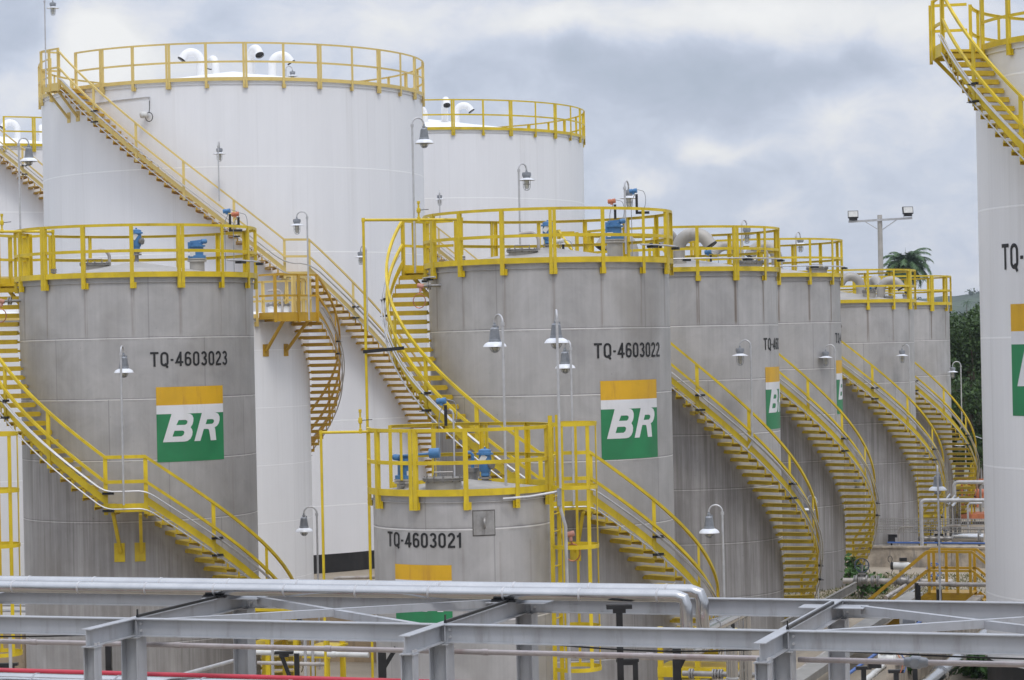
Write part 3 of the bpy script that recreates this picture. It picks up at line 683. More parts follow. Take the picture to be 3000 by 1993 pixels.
lettering(t.root, 2.595, 20.2, 7.12, 'TQ-4603022', 1.9, .31); emblem(t.root, 2.595, 22.9, 6.65, 1.6, 1.63)
t.manhole(1530, 50.8, 731); t.hose(1577, 51.2, 682, -1); t.relief(1604, 51.6, 645, side=1); t.arrestor(1800, 50.6, 643); t.transmitter(1792, 52.6, 583, 'orange_head', 640); t.transmitter(1855, 52.6, 553, 'blue', 624, .25); t.level_switch(-62, 8.72, -92); t.transmitter(1640, 51.5, 700, 'device_white', 735, r=.05)
W['t021'] = t = Tank(1344, 41.8, 1.55, 4.9, 'small low grey tank in front marked TQ-4603021', 'steel_c', 'steel_roof', 1.55, .2, zref=4.33)
t.guard(-95, 230, 11, first=1); t.ladder(70, 5.0, 1.3, [6.05, 4.97, 3.95, 2.55, 1.85])
lettering(t.root, 1.55, -55.5, 4.03, 'TQ-4603021', 1.48, .255); emblem(t.root, 1.55, -48.4, 3.74, 1.11, 1.07)
t.manhole(1299, 41.0, 1399, .36); t.arrestor(1186, 41.6, 1332, .3, -1); t.relief(1420, 42.0, 1310); t.transmitter(1293, 42.2, 1166, 'blue', 1245, r=.055); t.level_switch(80, 4.12, 84, l=.15)
m = MB(); p = t.loc(1273, 41.5, 1328); m.lathe([(.085, -.09), (.09, -.07), (.09, .07), (.085, .09)], 16, p, (1, -.2, .05)); m.tube([p, p + Vector((-.55, 0, -.03))], .02, 8); fl = m.build('float_drum', 'blue', t.root); m = MB(); m.tube([p, (p.x, p.y, 5.1)], .014, 6); m.build('rod', 'flange', fl)
p = t.loc(1385, 42.3, 1372); m = MB(); m.lathe([(.09, 4.95), (.09, p.z - .06), (.14, p.z - .06), (.14, p.z - .03), (.1, p.z - .03), (.1, p.z - .02), (.14, p.z - .02), (.14, p.z + .01)], 18, (p.x, p.y, 0)); nz = m.build('flanged_nozzle', 'flange', t.root); m = MB(); m.tube([(p.x, p.y, p.z), (p.x, p.y, p.z + .24), (p.x - .04, p.y, p.z + .28), (p.x - .16, p.y, p.z + .28)], .03, 8); m.build('elbow', 'blue', nz)
p = t.loc(1328, 42.2, 1215); m = MB(); m.tube([(p.x - .07, p.y, p.z + .1), (p.x - .02, p.y, p.z + .06), (p.x, p.y, p.z), (p.x, p.y, 5.1), (p.x + .5, p.y + .3, 5.08)], .018, 6); m.build('conduit', 'galv', t.root)
m = MB(); m.strip(6.8, 20.2, 1.553, 1.564, 4.235, 4.635, 5); pt = m.build('patch_plate', 'patch', t.root); m = MB(); m.strip(6.2, 20.8, 1.551, 1.556, 4.215, 4.655, 5); m.build('weld_edge', 'weld', pt); m = MB(); m.lathe([(.001, -.014), (.1, -.014), (.1, .014), (.001, .014)], 20, cp(13.5, 1.6, 4.44), cp(88, 1, 0)); m.build('lifting_lug', 'flange', pt)
# the same small tank further left, only its ladder reaches into the frame
W['tl'] = t = Tank(-340, 45.3, 1.55, 4.95, 'small grey tank at the left photo edge, only its yellow caged ladder showing', 'steel_c', 'steel_roof', 1.55, .2, zref=4.38)
t.guard(-95, 230, 11, first=1); t.ladder(70, 5.0, 1.3, [6.0, 4.97, 3.97, 2.0])
ROW = [('t2', 4.33, 62, 9.17, 6.1, .0525, 'first grey tank of the receding row, behind the tank marked TQ-4603022', 'TQ-4603', 56.1, 7.18, 57.3, 6.74, 1.58),
       ('t3', 7.4, 72.5, 9.27, 6.45, .052, 'second grey tank of the receding row, with a manhole drum on its roof', 'TQ-4', 66.2, 7.3, 66.8, 6.78, 1.6),
       ('t4', 11.37, 83, 8.62, 6.27, .0495, 'third grey tank of the receding row, in front of the palm tree', None, 0, 0, 0, 0, 0),
       ('t5', 14.53, 93.5, 8.65, 6.31, .05, 'farthest grey tank of the receding row, beside the dark trees', None, 0, 0, 0, 0, 0)]
for key, X, Y, zr, c0, sl, lab, txt, tt, tz, et, ez, eh in ROW:
    az = math.atan2(X, Y); px = CX + F * math.tan(az); D = math.hypot(X, Y)
    ts = (c0 - zr) / sl; te = c0 / sl
    W[key] = t = Tank(px, D, 2.57, zr, lab, 'steel_d%d' % (int(key[1]) - 2), 'steel_roof', 1.36, .45, lin((ts, zr), (te, .05)), post=(ts + 1, 343 / 15))
    t.guard(ts + 1, ts + 343, 16, first={'t2': 2, 't3': 0, 't4': 1, 't5': 2}[key]); t.stair(postgap=1.25); t.platform(ts - 17, ts - .2, zr + .02)
    if txt: lettering(t.root, 2.57, tt, tz, txt, {7: 1.33, 4: .76}[len(txt)], .3); emblem(t.root, 2.57, et, ez, 1.6, eh)
t = W['t2']
for px, dep, yt, face in ((1975, 62.5, 668, -35), (1985, 61, 668, 80), (1850, 62, 672, -70)): t.gooseneck(px, dep, yt, face, .17, 'steel_roof', .42)
t.transmitter(2074, 61.8, 732, 'blue', 765, r=.06); t.manhole(2200, 62, 766); t.hose(2247, 62, 728, -1)
t = W['t3']
for px, dep, yt, face in ((2165, 73.5, 702, -75), (2275, 73, 704, -80)): t.gooseneck(px, dep, yt, face, .17, 'steel_roof', .42)
t.manhole(2394, 72, 784); t.manhole(2200, 71.5, 764, .36)
t = W['t4']
for px, dep, yt, face in ((2520, 83, 797, -80), (2553, 84.5, 808, 20), (2580, 83.5, 810, 85)): t.gooseneck(px, dep, yt, face, .15, 'steel_roof', .35)
t.transmitter(2546, 82, 838, 'blue', 866, r=.06); t.manhole(2546, 82, 852, .25); t.level_switch(1, 7.85, -5, loop=False); t.manhole(2605, 83, 868, .2)
t = W['t5']
t.transmitter(2657, 93, 848, 'wheel', 866, r=.07); t.manhole(2657, 93, 864, .18)
W['t2'].rail_conduit(-40, 76, .32, .17, (5, 40, 75)); W['t3'].rail_conduit(-40, 80, .31, .17, (40, 80)); W['t022'].rail_conduit(44, 82, .36, .17, (52, 80)); W['t023'].rail_conduit(45, 84, .36, .17, (55, 82)); W['t022'].rail_conduit(-110, -62, -.2, .12, (-100, -70))
# camera pod and its conduit high on the big white tank
t = W['w1']; q = MB(); th = [-50 + 26 * i / 12 for i in range(13)]
q.tube([cp(a, 6.76, 16.33 - .45 - .1 * abs(a + 24) / 26) for a in th] + [cp(-24, 6.78, 15.7)], .018, 6); cnd = q.build('conduit', 'galv', t.root)
q = MB(); q.lathe([(.08, -.12), (.11, -.08), (.11, .1), (.06, .14)], 16, cp(-25, 6.95, 15.28), (-1, -.4, 0)); q.lathe([(.06, 0), (.06, .3)], 12, cp(-25, 6.7, 15.28), cp(-25, 1, 0)); pod = q.build('sensor_pod', 'device_white', t.root)
q = MB(); q.tube([cp(-24, 6.78, 15.75), cp(-23.7, 6.85, 15.5)] + [cp(-23.5, 6.95, 15.2) + cp(66, 1, 0) * (.13 * math.sin(i * .5)) + Vector((0, 0, .15 * math.cos(i * .5))) for i in range(14)], .014, 6); q.build('cable', 'black', pod)

# ------------------------------------------------------------------ lamps
PROTO = {}
def lamp_heads(kind):
    if kind in PROTO: return PROTO[kind]
    h = MB(); s = MB(); b = MB(); g = MB()
    if kind == 'bell':
        s.lathe([(.2, 0), (.207, .004), (.197, .03), (.172, .06), (.135, .082), (.105, .09)], 28, capb=False, capt=False); s.lathe([(.198, .002), (.188, .028), (.165, .055), (.12, .078), (.01, .08)], 28, capb=False)
        pr = [(.1, .08), (.108, .085), (.108, .125), (.1, .13)]
        for i in range(8): z = .135 + i * .021; r = .1 - i * .0028; pr += [(r, z), (r, z + .013), (r - .006, z + .014), (r - .006, z + .02)]
        pr += [(.078, .31), (.06, .335), (.03, .345), (.03, .36), (.038, .36), (.038, .385), (.022, .39), (.022, .425)]
        h.lathe(pr, 24); h.box((.06, 0, .345), (.03, .03, .04)); top = .425
        b.lathe([(.001, -.085), (.04, -.075), (.065, -.045), (.075, -.005), (.07, .05)], 16)
        for k in range(6):
            a = k * math.pi / 3; g.tube([(.088 * math.cos(a) * math.sin(q), .088 * math.sin(a) * math.sin(q), -.005 - .092 * math.cos(q)) for q in [i * .36 for i in range(6)]], .006, 5)
        for rr, zz in ((.088, .0), (.062, -.07)): g.tube([(rr * math.cos(i * .5236), rr * math.sin(i * .5236), zz) for i in range(13)], .006, 5)
    else:
        s.lathe([(.205, 0), (.208, .004), (.17, .02), (.09, .052), (.08, .06)], 28, capb=False, capt=False); s.lathe([(.2, .001), (.165, .012), (.08, .045), (.01, .046)], 28, capb=False)
        h.lathe([(.082, .05), (.09, .09), (.1, .092), (.1, .11), (.108, .112), (.108, .165), (.1, .167), (.1, .185), (.03, .195), (.03, .21), (.02, .215), (.02, .25)], 24); top = .25
        b.lathe([(.001, -.2), (.035, -.19), (.055, -.16), (.06, -.1), (.06, .0), (.07, .04)], 16)
        for k in range(6):
            a = k * math.pi / 3; g.tube([(.085 * math.cos(a), .085 * math.sin(a), .04), (.082 * math.cos(a), .082 * math.sin(a), -.16), (.05 * math.cos(a), .05 * math.sin(a), -.225), (.0, 0, -.235)], .006, 5)
        g.tube([(.085 * math.cos(i * .5236), .085 * math.sin(i * .5236), -.09) for i in range(13)], .005, 5)
    PROTO[kind] = (h, s, b, g, top, {}); return PROTO[kind]
def lamp(kind, label, lx, ly, dep, px, ybase, front=0, zb=None, kink=None, r=.023):
    h, s, b, g, top, cache = lamp_heads(kind)
    H = at(lx, ly, dep); dx = (px - lx) / F * dep; reach = max(.27, abs(dx)); dy = math.sqrt(max(0, reach * reach - dx * dx)) * (-1 if front >= 0 else 1)
    P = Vector((H.x + dx, H.y + dy, 0)); z0 = zb if zb is not None else at(px, ybase, P.y).z
    root = tag(empty('lamp_post', (P.x, P.y, z0)), label, 'lamp')
    d = Vector((-dx, -dy, 0)).normalized(); hz = H.z - z0; zt = hz + top
    pts = [Vector((0, 0, 0))]
    if kink: k = at(kink[0], kink[1], P.y) - Vector((P.x, P.y, z0)); pts = [k, Vector((0, 0, 0))]
    ra = reach / 2
    m = MB(); m.tube(pts + [Vector((0, 0, zt))], r, 8); m.lathe([(r * 1.5, zt - .06), (r * 1.5, zt)], 10)
    m.tube([d * (ra - ra * math.cos(math.pi * i / 14)) + Vector((0, 0, zt + ra * math.sin(math.pi * i / 14))) for i in range(15)], r * .8, 8)
    m.build('pole', 'galv', root)
    off = Vector((H.x - P.x, H.y - P.y, hz))
    for nm, q, mt in (('lamp_housing', h, 'lamp_grey'), ('lamp_shade', s, 'shade_white'), ('bulb', b, 'glass'), ('bulb_guard', g, 'lamp_grey')):
        if nm in cache: c = dup(cache[nm], root, None, off)
        else: cache[nm] = q.build(nm, mt, root, off)
    return root
LAMPS = [
 ('globe', 'caged lamp at the very top left, hanging above the platform of the tallest white tank', 155, 25, 79.5, 132, 256, 0),
 ('bell', 'bell lamp at far left against the white tank, by tank TQ-4603023', 85, 474, 57, 60, 0, 0, 0.0),
 ('globe', 'caged lamp in front of the face of the tallest white tank, above its stairway', 643, 452, 77.8, 642.5, 590, 1),
 ('globe', 'caged lamp hooked to the left on the platform of the shorter white tank', 870, 662, 66.4, 900, 938, 0),
 ('bell', 'bell lamp on a tall pole at the right edge of the tallest white tank', 1243, 421, 52.5, 1209, 800, 0),
 ('globe', 'small distant caged lamp on the stairway of the white tank peeking out behind', 1288, 586, 97.4, 1288.5, 640, 1),
 ('globe', 'caged lamp hooked right, behind the manhole of the tank marked TQ-4603022', 1543, 529, 56, 1520, 735, 0),
 ('globe', 'caged lamp beside the yellow standpipe on the right face of the tallest white tank', 1057, 755, 79, 1074, 968, 0),
 ('bell', 'large bell lamp hooked left of its pole, above tank TQ-4603021', 1450, 1017, 41.6, 1474, 1440, 0),
 ('bell', 'large bell lamp straight behind its pole at the right side of the tank marked TQ-4603021', 1630, 1006, 40.6, 1632, 1430, 1),
 ('bell', 'bell lamp on the stair landing of the tank marked TQ-4603022, left of its lettering', 1656, 1080, 48.2, 1672, 1480, 0),
 ('globe', 'caged lamp on the stairway of the first tank of the receding row', 2168, 1043, 58.9, 2198, 1290, 0, None, (2192, 1314)),
 ('globe', 'caged lamp on the stairway of the second tank of the receding row', 2419, 1049, 70.5, 2445, 1262, 0, None, (2440, 1282)),
 ('globe', 'caged lamp on the stairway of the third tank of the receding row', 2643, 1043, 80.6, 2661, 1220, 0, None, (2654, 1238)),
 ('globe', 'caged lamp in front of the dark trees, on the stairway of the farthest grey tank', 2791, 1091, 92, 2815, 1246, 0, None, (2809, 1266)),
 ('bell', 'bell lamp on a tall pole at the right, in front of the white pipes', 2747, 1437, 54, 2742, 0, 1, 1.3),
 ('bell', 'bell lamp hooked left, before the stained wall of the first receding tank', 2078, 1562, 48, 2117, 0, 0, 0.0),
 ('bell', 'bell lamp hooked left, in front of the shorter white tank near the black tank base', 891, 1558, 55.5, 929, 0, 0, 0.0),
 ('bell', 'bell lamp straight behind its pole on the stair landing of the tank marked TQ-4603023', 363, 1093, 50, 361, 1480, 1),
 ('globe', 'lamp half hidden behind the lower stairs of the tank marked TQ-4603022', 2366, 1494, 65, 2390, 0, 0, 0.0),
 ('globe', 'white shaded lamp half hidden behind the stairs of the first receding tank', 2510, 1420, 75.5, 2532, 0, 0, 0.0),
 ('globe', 'white shaded lamp half hidden behind the stairs of the second receding tank', 2714, 1344, 86.5, 2728, 0, 0, 0.0),
 ('globe', 'lamp with white shade half hidden behind the stairs of the farthest grey tank', 2812, 1306, 97, 2826, 0, 0, 0.0),
 ('globe', 'small hooked lamp on the roof of the tallest white tank', 857, 224, 92.6, 838.5, 252, 0),
 ('globe', 'caged lamp beside the blue transmitter on the roof of the tank marked TQ-4603022', 1842, 582, 53.6, 1829, 745, 0),
 ('globe', 'lamp at the back of the roof of the first tank of the receding row', 2188, 688, 64.5, 2171, 780, 0),
 ('globe', 'lamp at the back of the roof of the second tank of the receding row', 2345, 717, 75, 2330, 790, 0)]
for L in LAMPS: lamp(*L)

# ------------------------------------------------------------------ yellow vent lines
def standpipe(label, pts, r, valve, flange, extra=None):
    root = tag(empty('vent_line', pts[0]), label, 'pipe'); o = Vector(pts[0]); P = [Vector(p) - o for p in pts]
    m = MB()
    for a, b in zip(P, P[1:]): m.tube([a, b], r, 12)
    for p in P[1:-1]: m.lathe([(.001, -r * 1.6), (r * 1.25, -r * 1.5), (r * 1.35, 0), (r * 1.25, r * 1.5), (.001, r * 1.6)], 14, p)
    m.build('pipe', 'yellow', root)
    e = P[-1]; m = MB(); m.lathe([(r * 2.3, -.06), (r * 2.3, -.02)], 16, e); m.lathe([(r * 2.3, -.105), (r * 2.3, -.07)], 16, e); m.lathe([(r, -.3), (r, -.1)], 12, e); m.build('flange', 'flange', root)
    v = Vector(valve) - o; m = MB(); s = r / .025
    m.lathe([(.03 * s, -.03), (.03 * s, .05), (.018 * s, .06), (.018 * s, .14), (.034 * s, .15), (.04 * s, .19), (.034 * s, .24), (.018 * s, .25), (.018 * s, .33), (.028 * s, .34), (.028 * s, .39)], 12, v); vv = m.build('valve', 'yellow', root)
    m = MB(); m.bar(v + Vector((.03, 0, .2)), v + Vector((.21, -.05, .21)), .022, .012); m.build('handle', 'black', vv)
    if extra:
        m = MB(); m.bar(Vector(extra[0]) - o, Vector(extra[1]) - o, .07, .07); m.build('support_bar', 'black', root)
    return root
T = W['t021']; d1 = 41.4
a = at(940, 1268, d1); e = at(1174, 1266, d1); b = at(1175, 1408, d1)
standpipe('yellow vent line crossing to the roof of the small tank marked TQ-4603021', [(a.x, d1, 0), (a.x, d1, a.z), (e.x, d1, a.z), (e.x, d1, b.z)], .024, (at(1056, 1264, d1).x, d1, a.z), None)
d2 = 49.6; a = at(1064, 645, d2); e = at(1350, 645, d2); b = at(1350, 745, d2); k1 = at(1066, 1031, d2); k2 = at(1182, 1020, 49.2)
standpipe('yellow vent line with a tall standpipe left of the tank marked TQ-4603022', [(a.x, d2, 0), (a.x, d2, a.z), (e.x, d2 + .6, a.z), (e.x, d2 + .6, b.z)], .029, (at(1225, 640, d2).x, d2 + .33, a.z), None, (k1, k2))
d3 = 52.2; a = at(-90, 684, d3); e = at(155, 687, d3); b = at(155, 786, d3)
standpipe('yellow vent line entering from the left edge to the roof of the tank marked TQ-4603023', [(a.x, d3 - .8, 0), (a.x, d3 - .8, a.z), (e.x, d3, a.z), (e.x, d3, b.z)], .029, (at(16, 684, d3).x, d3 - .35, a.z), None)
# conduit riser at the right of the small front tank
p = at(1638, 1440, 40.4); m = MB(); m.tube([(p.x, p.y, p.z + .02), (p.x + .02, p.y, p.z - .3), (p.x + .1, p.y + .1, p.z - .6), (p.x + .12, p.y + .1, .1)], .028, 8); m.tube([(p.x, p.y, p.z), (p.x - .5, p.y - .12, p.z - .07), (p.x - .95, p.y - .1, p.z - .1)], .022, 8)
cr = m.build('conduit_riser', 'galv'); tag(cr, 'grey conduit riser running down beside the yellow ladder of the small front tank', 'conduit')
m = MB(); m.box((p.x, p.y - .02, p.z - .1), (.07, .08, .3)); m.build('junction_box', 'lamp_grey', cr)

# ------------------------------------------------------------------ foreground pipe rack
O = atz(1292, 1828, 4.35)
def rk(a, b, z): v = O + E1 * a + E2 * b; return Vector((v.x, v.y, z))
ZT = 4.35; FR = (-7.6, -3.8, 0.0, 3.85, 7.65)
def beam(name, p0, p1, w, h, label, cat='steel beam'):
    m = MB(); m.ibeam(p0, p1, w, h, .011, .009); return tag(m.build(name, 'beam', None, smooth_=0), label, cat)
def hcol(a, b, ztop, s, fl, name, label):
    m = MB(); m.ibeam(rk(a + s / 2, b, 0), rk(a + s / 2, b, ztop), fl, s, .013, .01, up=E1); m.box(rk(a, b, ztop + .006), (s * 1.15, fl * 1.2, .012), Matrix.Rotation(math.atan2(E1.y, E1.x), 3, 'Z'))
    o = m.build(name, 'beam', None, smooth_=0); return tag(o, label, 'column')
fb = beam('steel_beam', rk(-8.2, 0, ZT), rk(9.5, 0, ZT), .13, .205, 'long grey I-beam nearest the viewer, running the whole width of the photo')
rb = beam('steel_beam', rk(-8.2, 3.0, ZT), rk(9.5, 3.0, ZT), .13, .205, 'long grey I-beam at the back of the rack, under the silver pipes')
nm = {-3.8: 'left', 0.0: 'middle', 3.85: 'right'}
for a in FR:
    ext = '' if a in nm else ' beyond the photo edge'
    w = nm.get(a, 'outer left' if a < 0 else 'outer right')
    tb = beam('steel_beam', rk(a, -1.12, ZT + .004), rk(a, 2.92, ZT + .004), .125, .205, f'{w} grey cross beam of the pipe rack, pointing towards the viewer' + ext)
    m = MB(); m.bar(rk(a + .04, .02, ZT + .022), rk(a + .04, 2.5, ZT + .022), .03, .03); m.bar(rk(a + .04, .03, ZT + .02), rk(a + .04, .03, ZT + .1), .025, .012, E1); m.build('slide_rail', 'black', tb)
    for sg in (-1, 1):
        m = MB(); m.box(rk(a + sg * .2, 2.72, ZT - .05), (.36, .38, .009), Matrix.Rotation(math.atan2(E1.y, E1.x), 3, 'Z')); m.build('gusset_plate', 'beam', tb, smooth_=0)
    for k in range(4):
        m = MB(); m.lathe([(.017, 0), (.017, .035)], 6, rk(a + (-.05 if k % 2 else .05), -1.0 + (.07 if k > 1 else 0), ZT - .197)); m.build('bolt', 'galv', tb)
    for sg in (-1, 1):
        for b0, w0 in ((0, .0), (3.0, .0)):
            m = MB(); m.bar(rk(a + sg * .062, b0, ZT - .012), rk(a + sg * .062, b0, ZT - .19), .012, .115, E2); m.build('stiffener_plate', 'beam', tb, smooth_=0)
            for zz in (.06, .14): m = MB(); m.lathe([(.016, 0), (.016, .022)], 6, rk(a + sg * .11, b0 - .008, ZT - zz), -E2); m.build('bolt', 'galv', tb)
    hcol(a, -.98, ZT - .215, .145, .15, 'rack_column', f'slim grey column under the near tip of the {w} cross beam' + ext)
    hcol(a, .0, ZT - .22, .21, .23, 'rack_column', f'stout grey column where the {w} cross beam meets the front long beam' + ext)
    hcol(a, 2.98, ZT - .22, .21, .23, 'rack_column', f'grey column under the back long beam at the {w} cross beam' + ext)
def brace(p0, p1, label):
    m = MB(); m.bar(p0, p1, .085, .008); d = (p1 - p0).normalized(); n = Vector((d.y, -d.x, 0)); m.bar(p0 + n * .038 - Vector((0, 0, .045)), p1 + n * .038 - Vector((0, 0, .045)), .008, .085)
    return tag(m.build('diagonal_brace', 'beam', None, smooth_=0), label, 'steel brace')
for a0, a1, w in ((-3.8, 0, 'left rack bay'), (3.85, 7.65, 'right rack bay')):
    brace(rk(a0 + .35, 2.72, ZT - .04), rk(a1 - .1, .08, ZT - .04), f'diagonal brace in the {w}, coming nearer from left to right')
    brace(rk(a0 + .1, .08, ZT - .03), rk(a1 - .35, 2.72, ZT - .03), f'diagonal brace in the {w}, receding from left to right')
# clad pipes on the rack
ZP = 4.462
def clad(name, runs, r, label, joint=.95, seg=20, miter=False):
    """insulated pipe: one clad tube with raised joint bands"""
    root = tag(empty(name, runs[0]), label, 'pipe'); o = Vector(runs[0]); m = MB(); P = [Vector(p) - o for p in runs]
    pts = [P[0]]
    for i in range(1, len(P) - 1):
        d0 = (P[i - 1] - P[i]).normalized(); d1 = (P[i + 1] - P[i]).normalized(); k = r * (1.5 if miter else 2.0); nb = 3 if miter else 5
        a, c = P[i] + d0 * k, P[i] + d1 * k
        for j in range(nb): t = j / (nb - 1); pts.append(a * (1 - t) ** 2 + P[i] * 2 * t * (1 - t) + c * t * t)
    pts.append(P[-1]); m.tube(pts, r, seg); m.build('cladding', 'alu', root, smooth_=25)
    for a, c in zip(P, P[1:]):
        L = (c - a).length; d = (c - a).normalized(); s = joint * .6
        while s < L - r * 2: q = MB(); q.lathe([(r + .0005, 0), (r + .005, .004), (r + .005, .022), (r + .0005, .026)], seg, a + d * s, d, False, False); q.build('joint_band', 'galv', root); s += joint
    return root
ae = 2.22
clad('clad_pipe', [rk(-8.2, 2.2, 4.455), rk(ae, 2.2, 4.455), rk(ae, 2.2, 3.78), rk(ae, 4.4, 3.78), rk(ae, 4.4, 1.2)], .074, 'front one of the two silver clad pipes lying on the rack and bending down', miter=True)
clad('clad_pipe', [rk(-8.2, 2.6, 4.472), rk(ae + .09, 2.6, 4.472), rk(ae + .09, 2.6, 4.0), rk(ae + .09, 4.75, 4.0), rk(ae + .09, 4.75, 1.2)], .08, 'rear one of the two silver clad pipes lying on the rack and bending down', miter=True)
clad('clad_pipe', [rk(-8.2, .42, 3.45), rk(6.0, .42, 3.45)], .17, 'fat silver clad pipe low at the bottom left corner', 1.1)
for a in (-3.8, 0.0):
    m = MB(); m.box(rk(a - .02, 2.4, ZT + .02), (.26, .62, .012), Matrix.Rotation(math.atan2(E1.y, E1.x), 3, 'Z')); m.box(rk(a - .02, 2.2, ZT + .035), (.3, .05, .06), Matrix.Rotation(math.atan2(E1.y, E1.x), 3, 'Z')); m.box(rk(a - .02, 2.58, ZT + .04), (.3, .05, .07), Matrix.Rotation(math.atan2(E1.y, E1.x), 3, 'Z'))
    tag(m.build('pipe_shoe', 'black', None), f'black pipe shoe under the silver pipes on the {nm[a]} cross beam', 'pipe support')
def tubeobj(name, pts, r, mat, label, cat='pipe', seg=10, couple=0):
    root = tag(MBtube(name, pts, r, mat, seg), label, cat)
    if couple:
        pts = [Vector(p) for p in pts]
        for a, c in zip(pts, pts[1:]):
            d = (c - a).normalized(); s = couple * .5
            while s < (c - a).length: q = MB(); q.lathe([(r * 1.22, 0), (r * 1.22, r * 2.6)], 12, a + d * s, d); q.build('coupling', mat, root); s += couple
    return root
def MBtube(name, pts, r, mat, seg=10):
    m = MB(); m.tube(pts, r, seg); return m.build(name, mat)
tubeobj('conduit_pipe', [rk(-8.2, .35, 4.0), rk(3.7, .35, 4.0)], .03, 'pink_pipe', 'slim pinkish grey conduit under the front long beam, left and middle', 'conduit', 12, 1.9)
cb = tubeobj('conduit_pipe', [rk(3.95, .25, 4.01), rk(9.4, .25, 4.01)], .03, 'pink_pipe', 'slim pinkish grey conduit with a round junction fitting, under the front beam at right', 'conduit', 12, 2.1)
m = MB(); m.lathe([(.03, -.13), (.05, -.11), (.055, -.06), (.07, -.04), (.07, .04), (.055, .06), (.05, .11), (.03, .13)], 16, rk(5.2, .25, 4.01), E1); m.lathe([(.03, 0), (.03, .085), (.045, .09), (.045, .1)], 12, rk(5.2, .25, 4.01), -E2); m.build('junction_box', 'lamp_grey', cb)
tubeobj('red_pipe', [rk(-8.2, .93, 3.56), rk(7.5, .93, 3.56)], .036, 'red_pipe', 'thin red pipe along the bottom edge, behind the fat silver pipe', 'pipe', 12)
for a0, a1, lab in ((-7.5, -4.3, 'left'), (1.2, 3.7, 'right of middle'), (4.2, 9.0, 'far right')):
    tubeobj('black_cable', [rk(a0 + (a1 - a0) * i / 14, .12, ZT - .215 - .05 * math.sin(math.pi * i / 14)) for i in range(15)], .01, 'black', f'black cable sagging under the front long beam, {lab}', 'cable', 6)
# black pipe stands behind the rack
def stand(px, dep, ytop, label, w=.13, arm=None, diag=None):
    p = at(px, ytop, dep); root = tag(empty('pipe_stand', (p.x, p.y, 0)), label, 'pipe support'); m = MB(); m.box((0, 0, p.z / 2), (w, w, p.z)); m.build('post', 'black', root)
    if arm: m = MB(); m.box((arm[0], 0, p.z + .02), (arm[1], .12, .045)); m.box((arm[0], 0, p.z - .02), (arm[1] * .5, .1, .06)); m.build('arm', 'black', root)
    if diag: m = MB(); m.bar((0, 0, diag[1]), (diag[0], 0, p.z), .06, .06); m.build('diagonal', 'black', root)
d0 = rk(1.55, 2.2, 0)
stand(1814, d0.y, 1783, 'black pipe stand under the right end of the silver pipes', .075, (.0, .3))
stand(1982, 32, 1900, 'thick black pipe stand below the bend of the silver pipes', .11, None, (.16, 3.0))
stand(1119, 33.5, 1898, 'black pipe stand with a leaning strut in front of the tan wall', .11, None, (.2, 2.9))
stand(318, 30, 1892, 'black pipe stand behind the left rack columns', .075)
stand(869, 38, 1915, 'black pipe stand with an arm beside the yellow step platform', .08, (-.2, .3), (-.25, 1.9))
stand(1861, 37, 1938, 'short black pipe stand before the lower wall of the tank marked TQ-4603022', .08, (-.12, .35))
stand(2688, 60.5, 1708, 'left one of two short black stands under the level pipe at right', .13)
stand(2751, 59, 1726, 'right one of two short black stands under the level pipe at right', .12)
stand(2146, 40, 1797, 'slim black stand right of the drooping silver pipes', .06)
stand(35, 40, 1950, 'black stand at the lower left corner', .08, (-.1, .4))

# ------------------------------------------------------------------ yard behind the rack
def wall(p0, p1, h, th, mat, label, z0=0):
    p0, p1 = Vector(p0), Vector(p1); m = MB(); u = (p1 - p0); n = max(1, int(u.length / 3)); 
    for i in range(n): a = p0 + u * (i / n); b = p0 + u * ((i + 1) / n - .004 / n); m.bar(a + Vector((0, 0, z0 + h / 2)), b + Vector((0, 0, z0 + h / 2)), th, h)
    o = m.build('bund_wall', mat, None, smooth_=0); tag(o, label, 'wall')
    q = MB(); q.bar(p0 + Vector((0, 0, z0 + h + .03)), p1 + Vector((0, 0, z0 + h + .03)), th + .08, .06); q.build('coping', mat, o, smooth_=0); return o
c = at(2740, 1640, 77); c.z = 0
wall(c - E1 * 2.6, c + E1 * 10, .62, .2, 'concrete', 'low mottled concrete wall behind the valves at right')
c = at(950, 1850, 57); c.z = 0
wall(c - E1 * 1.9, c + E1 * 1.75, 1.75, .2, 'tan_concrete', 'tan concrete wall low between the grey tanks, left of the small front tank')
c = at(20, 1950, 56); c.z = 0
wall(c - E1 * 6, c + E1 * .55, 1.0, .2, 'tan_concrete', 'tan concrete wall at the lower left corner behind the yellow ladder cage')
c = atz(2610, 1950, .8); c.z = 0
wall(c, c + E2 * 13, .8, .18, 'concrete', 'low grey wall running away from the viewer at the lower right')
def tray(p0, p1, w, label, rail=True):
    p0, p1 = Vector(p0), Vector(p1); u = (p1 - p0); L = u.length; d = u.normalized(); m = MB(); n = int(L / .075)
    for z in (0, w): m.bar(p0 + Vector((0, 0, z)), p1 + Vector((0, 0, z)), .06, .02)
    m.bar(p0 + Vector((0, 0, w / 2)), p1 + Vector((0, 0, w / 2)), .012, .02)
    for i in range(n): a = p0 + d * (L * i / n); m.bar(a, a + Vector((0, 0, w)), .055, .012, d)
    q = p0 + E2 * .3; return tag(m.build('cable_tray', 'tray', None, smooth_=0), label, 'cable tray')
a = at(2570, 1536, 80); z1 = a.z; tray(a, a + E1 * 8, .18, 'upper perforated cable tray in front of the farther grey tanks at right')
tray(a - Vector((0, 0, .27)), a + E1 * 8 - Vector((0, 0, .27)), .18, 'lower perforated cable tray in front of the farther grey tanks at right')
a = at(965, 1794, 54); tray(a, a + E1 * 2.2, .1, 'short perforated cable tray above the tan wall')
a = atz(2290, 1850, .9); tray(a, a + E2 * 9, .2, 'perforated cable tray running away behind the right rack column')
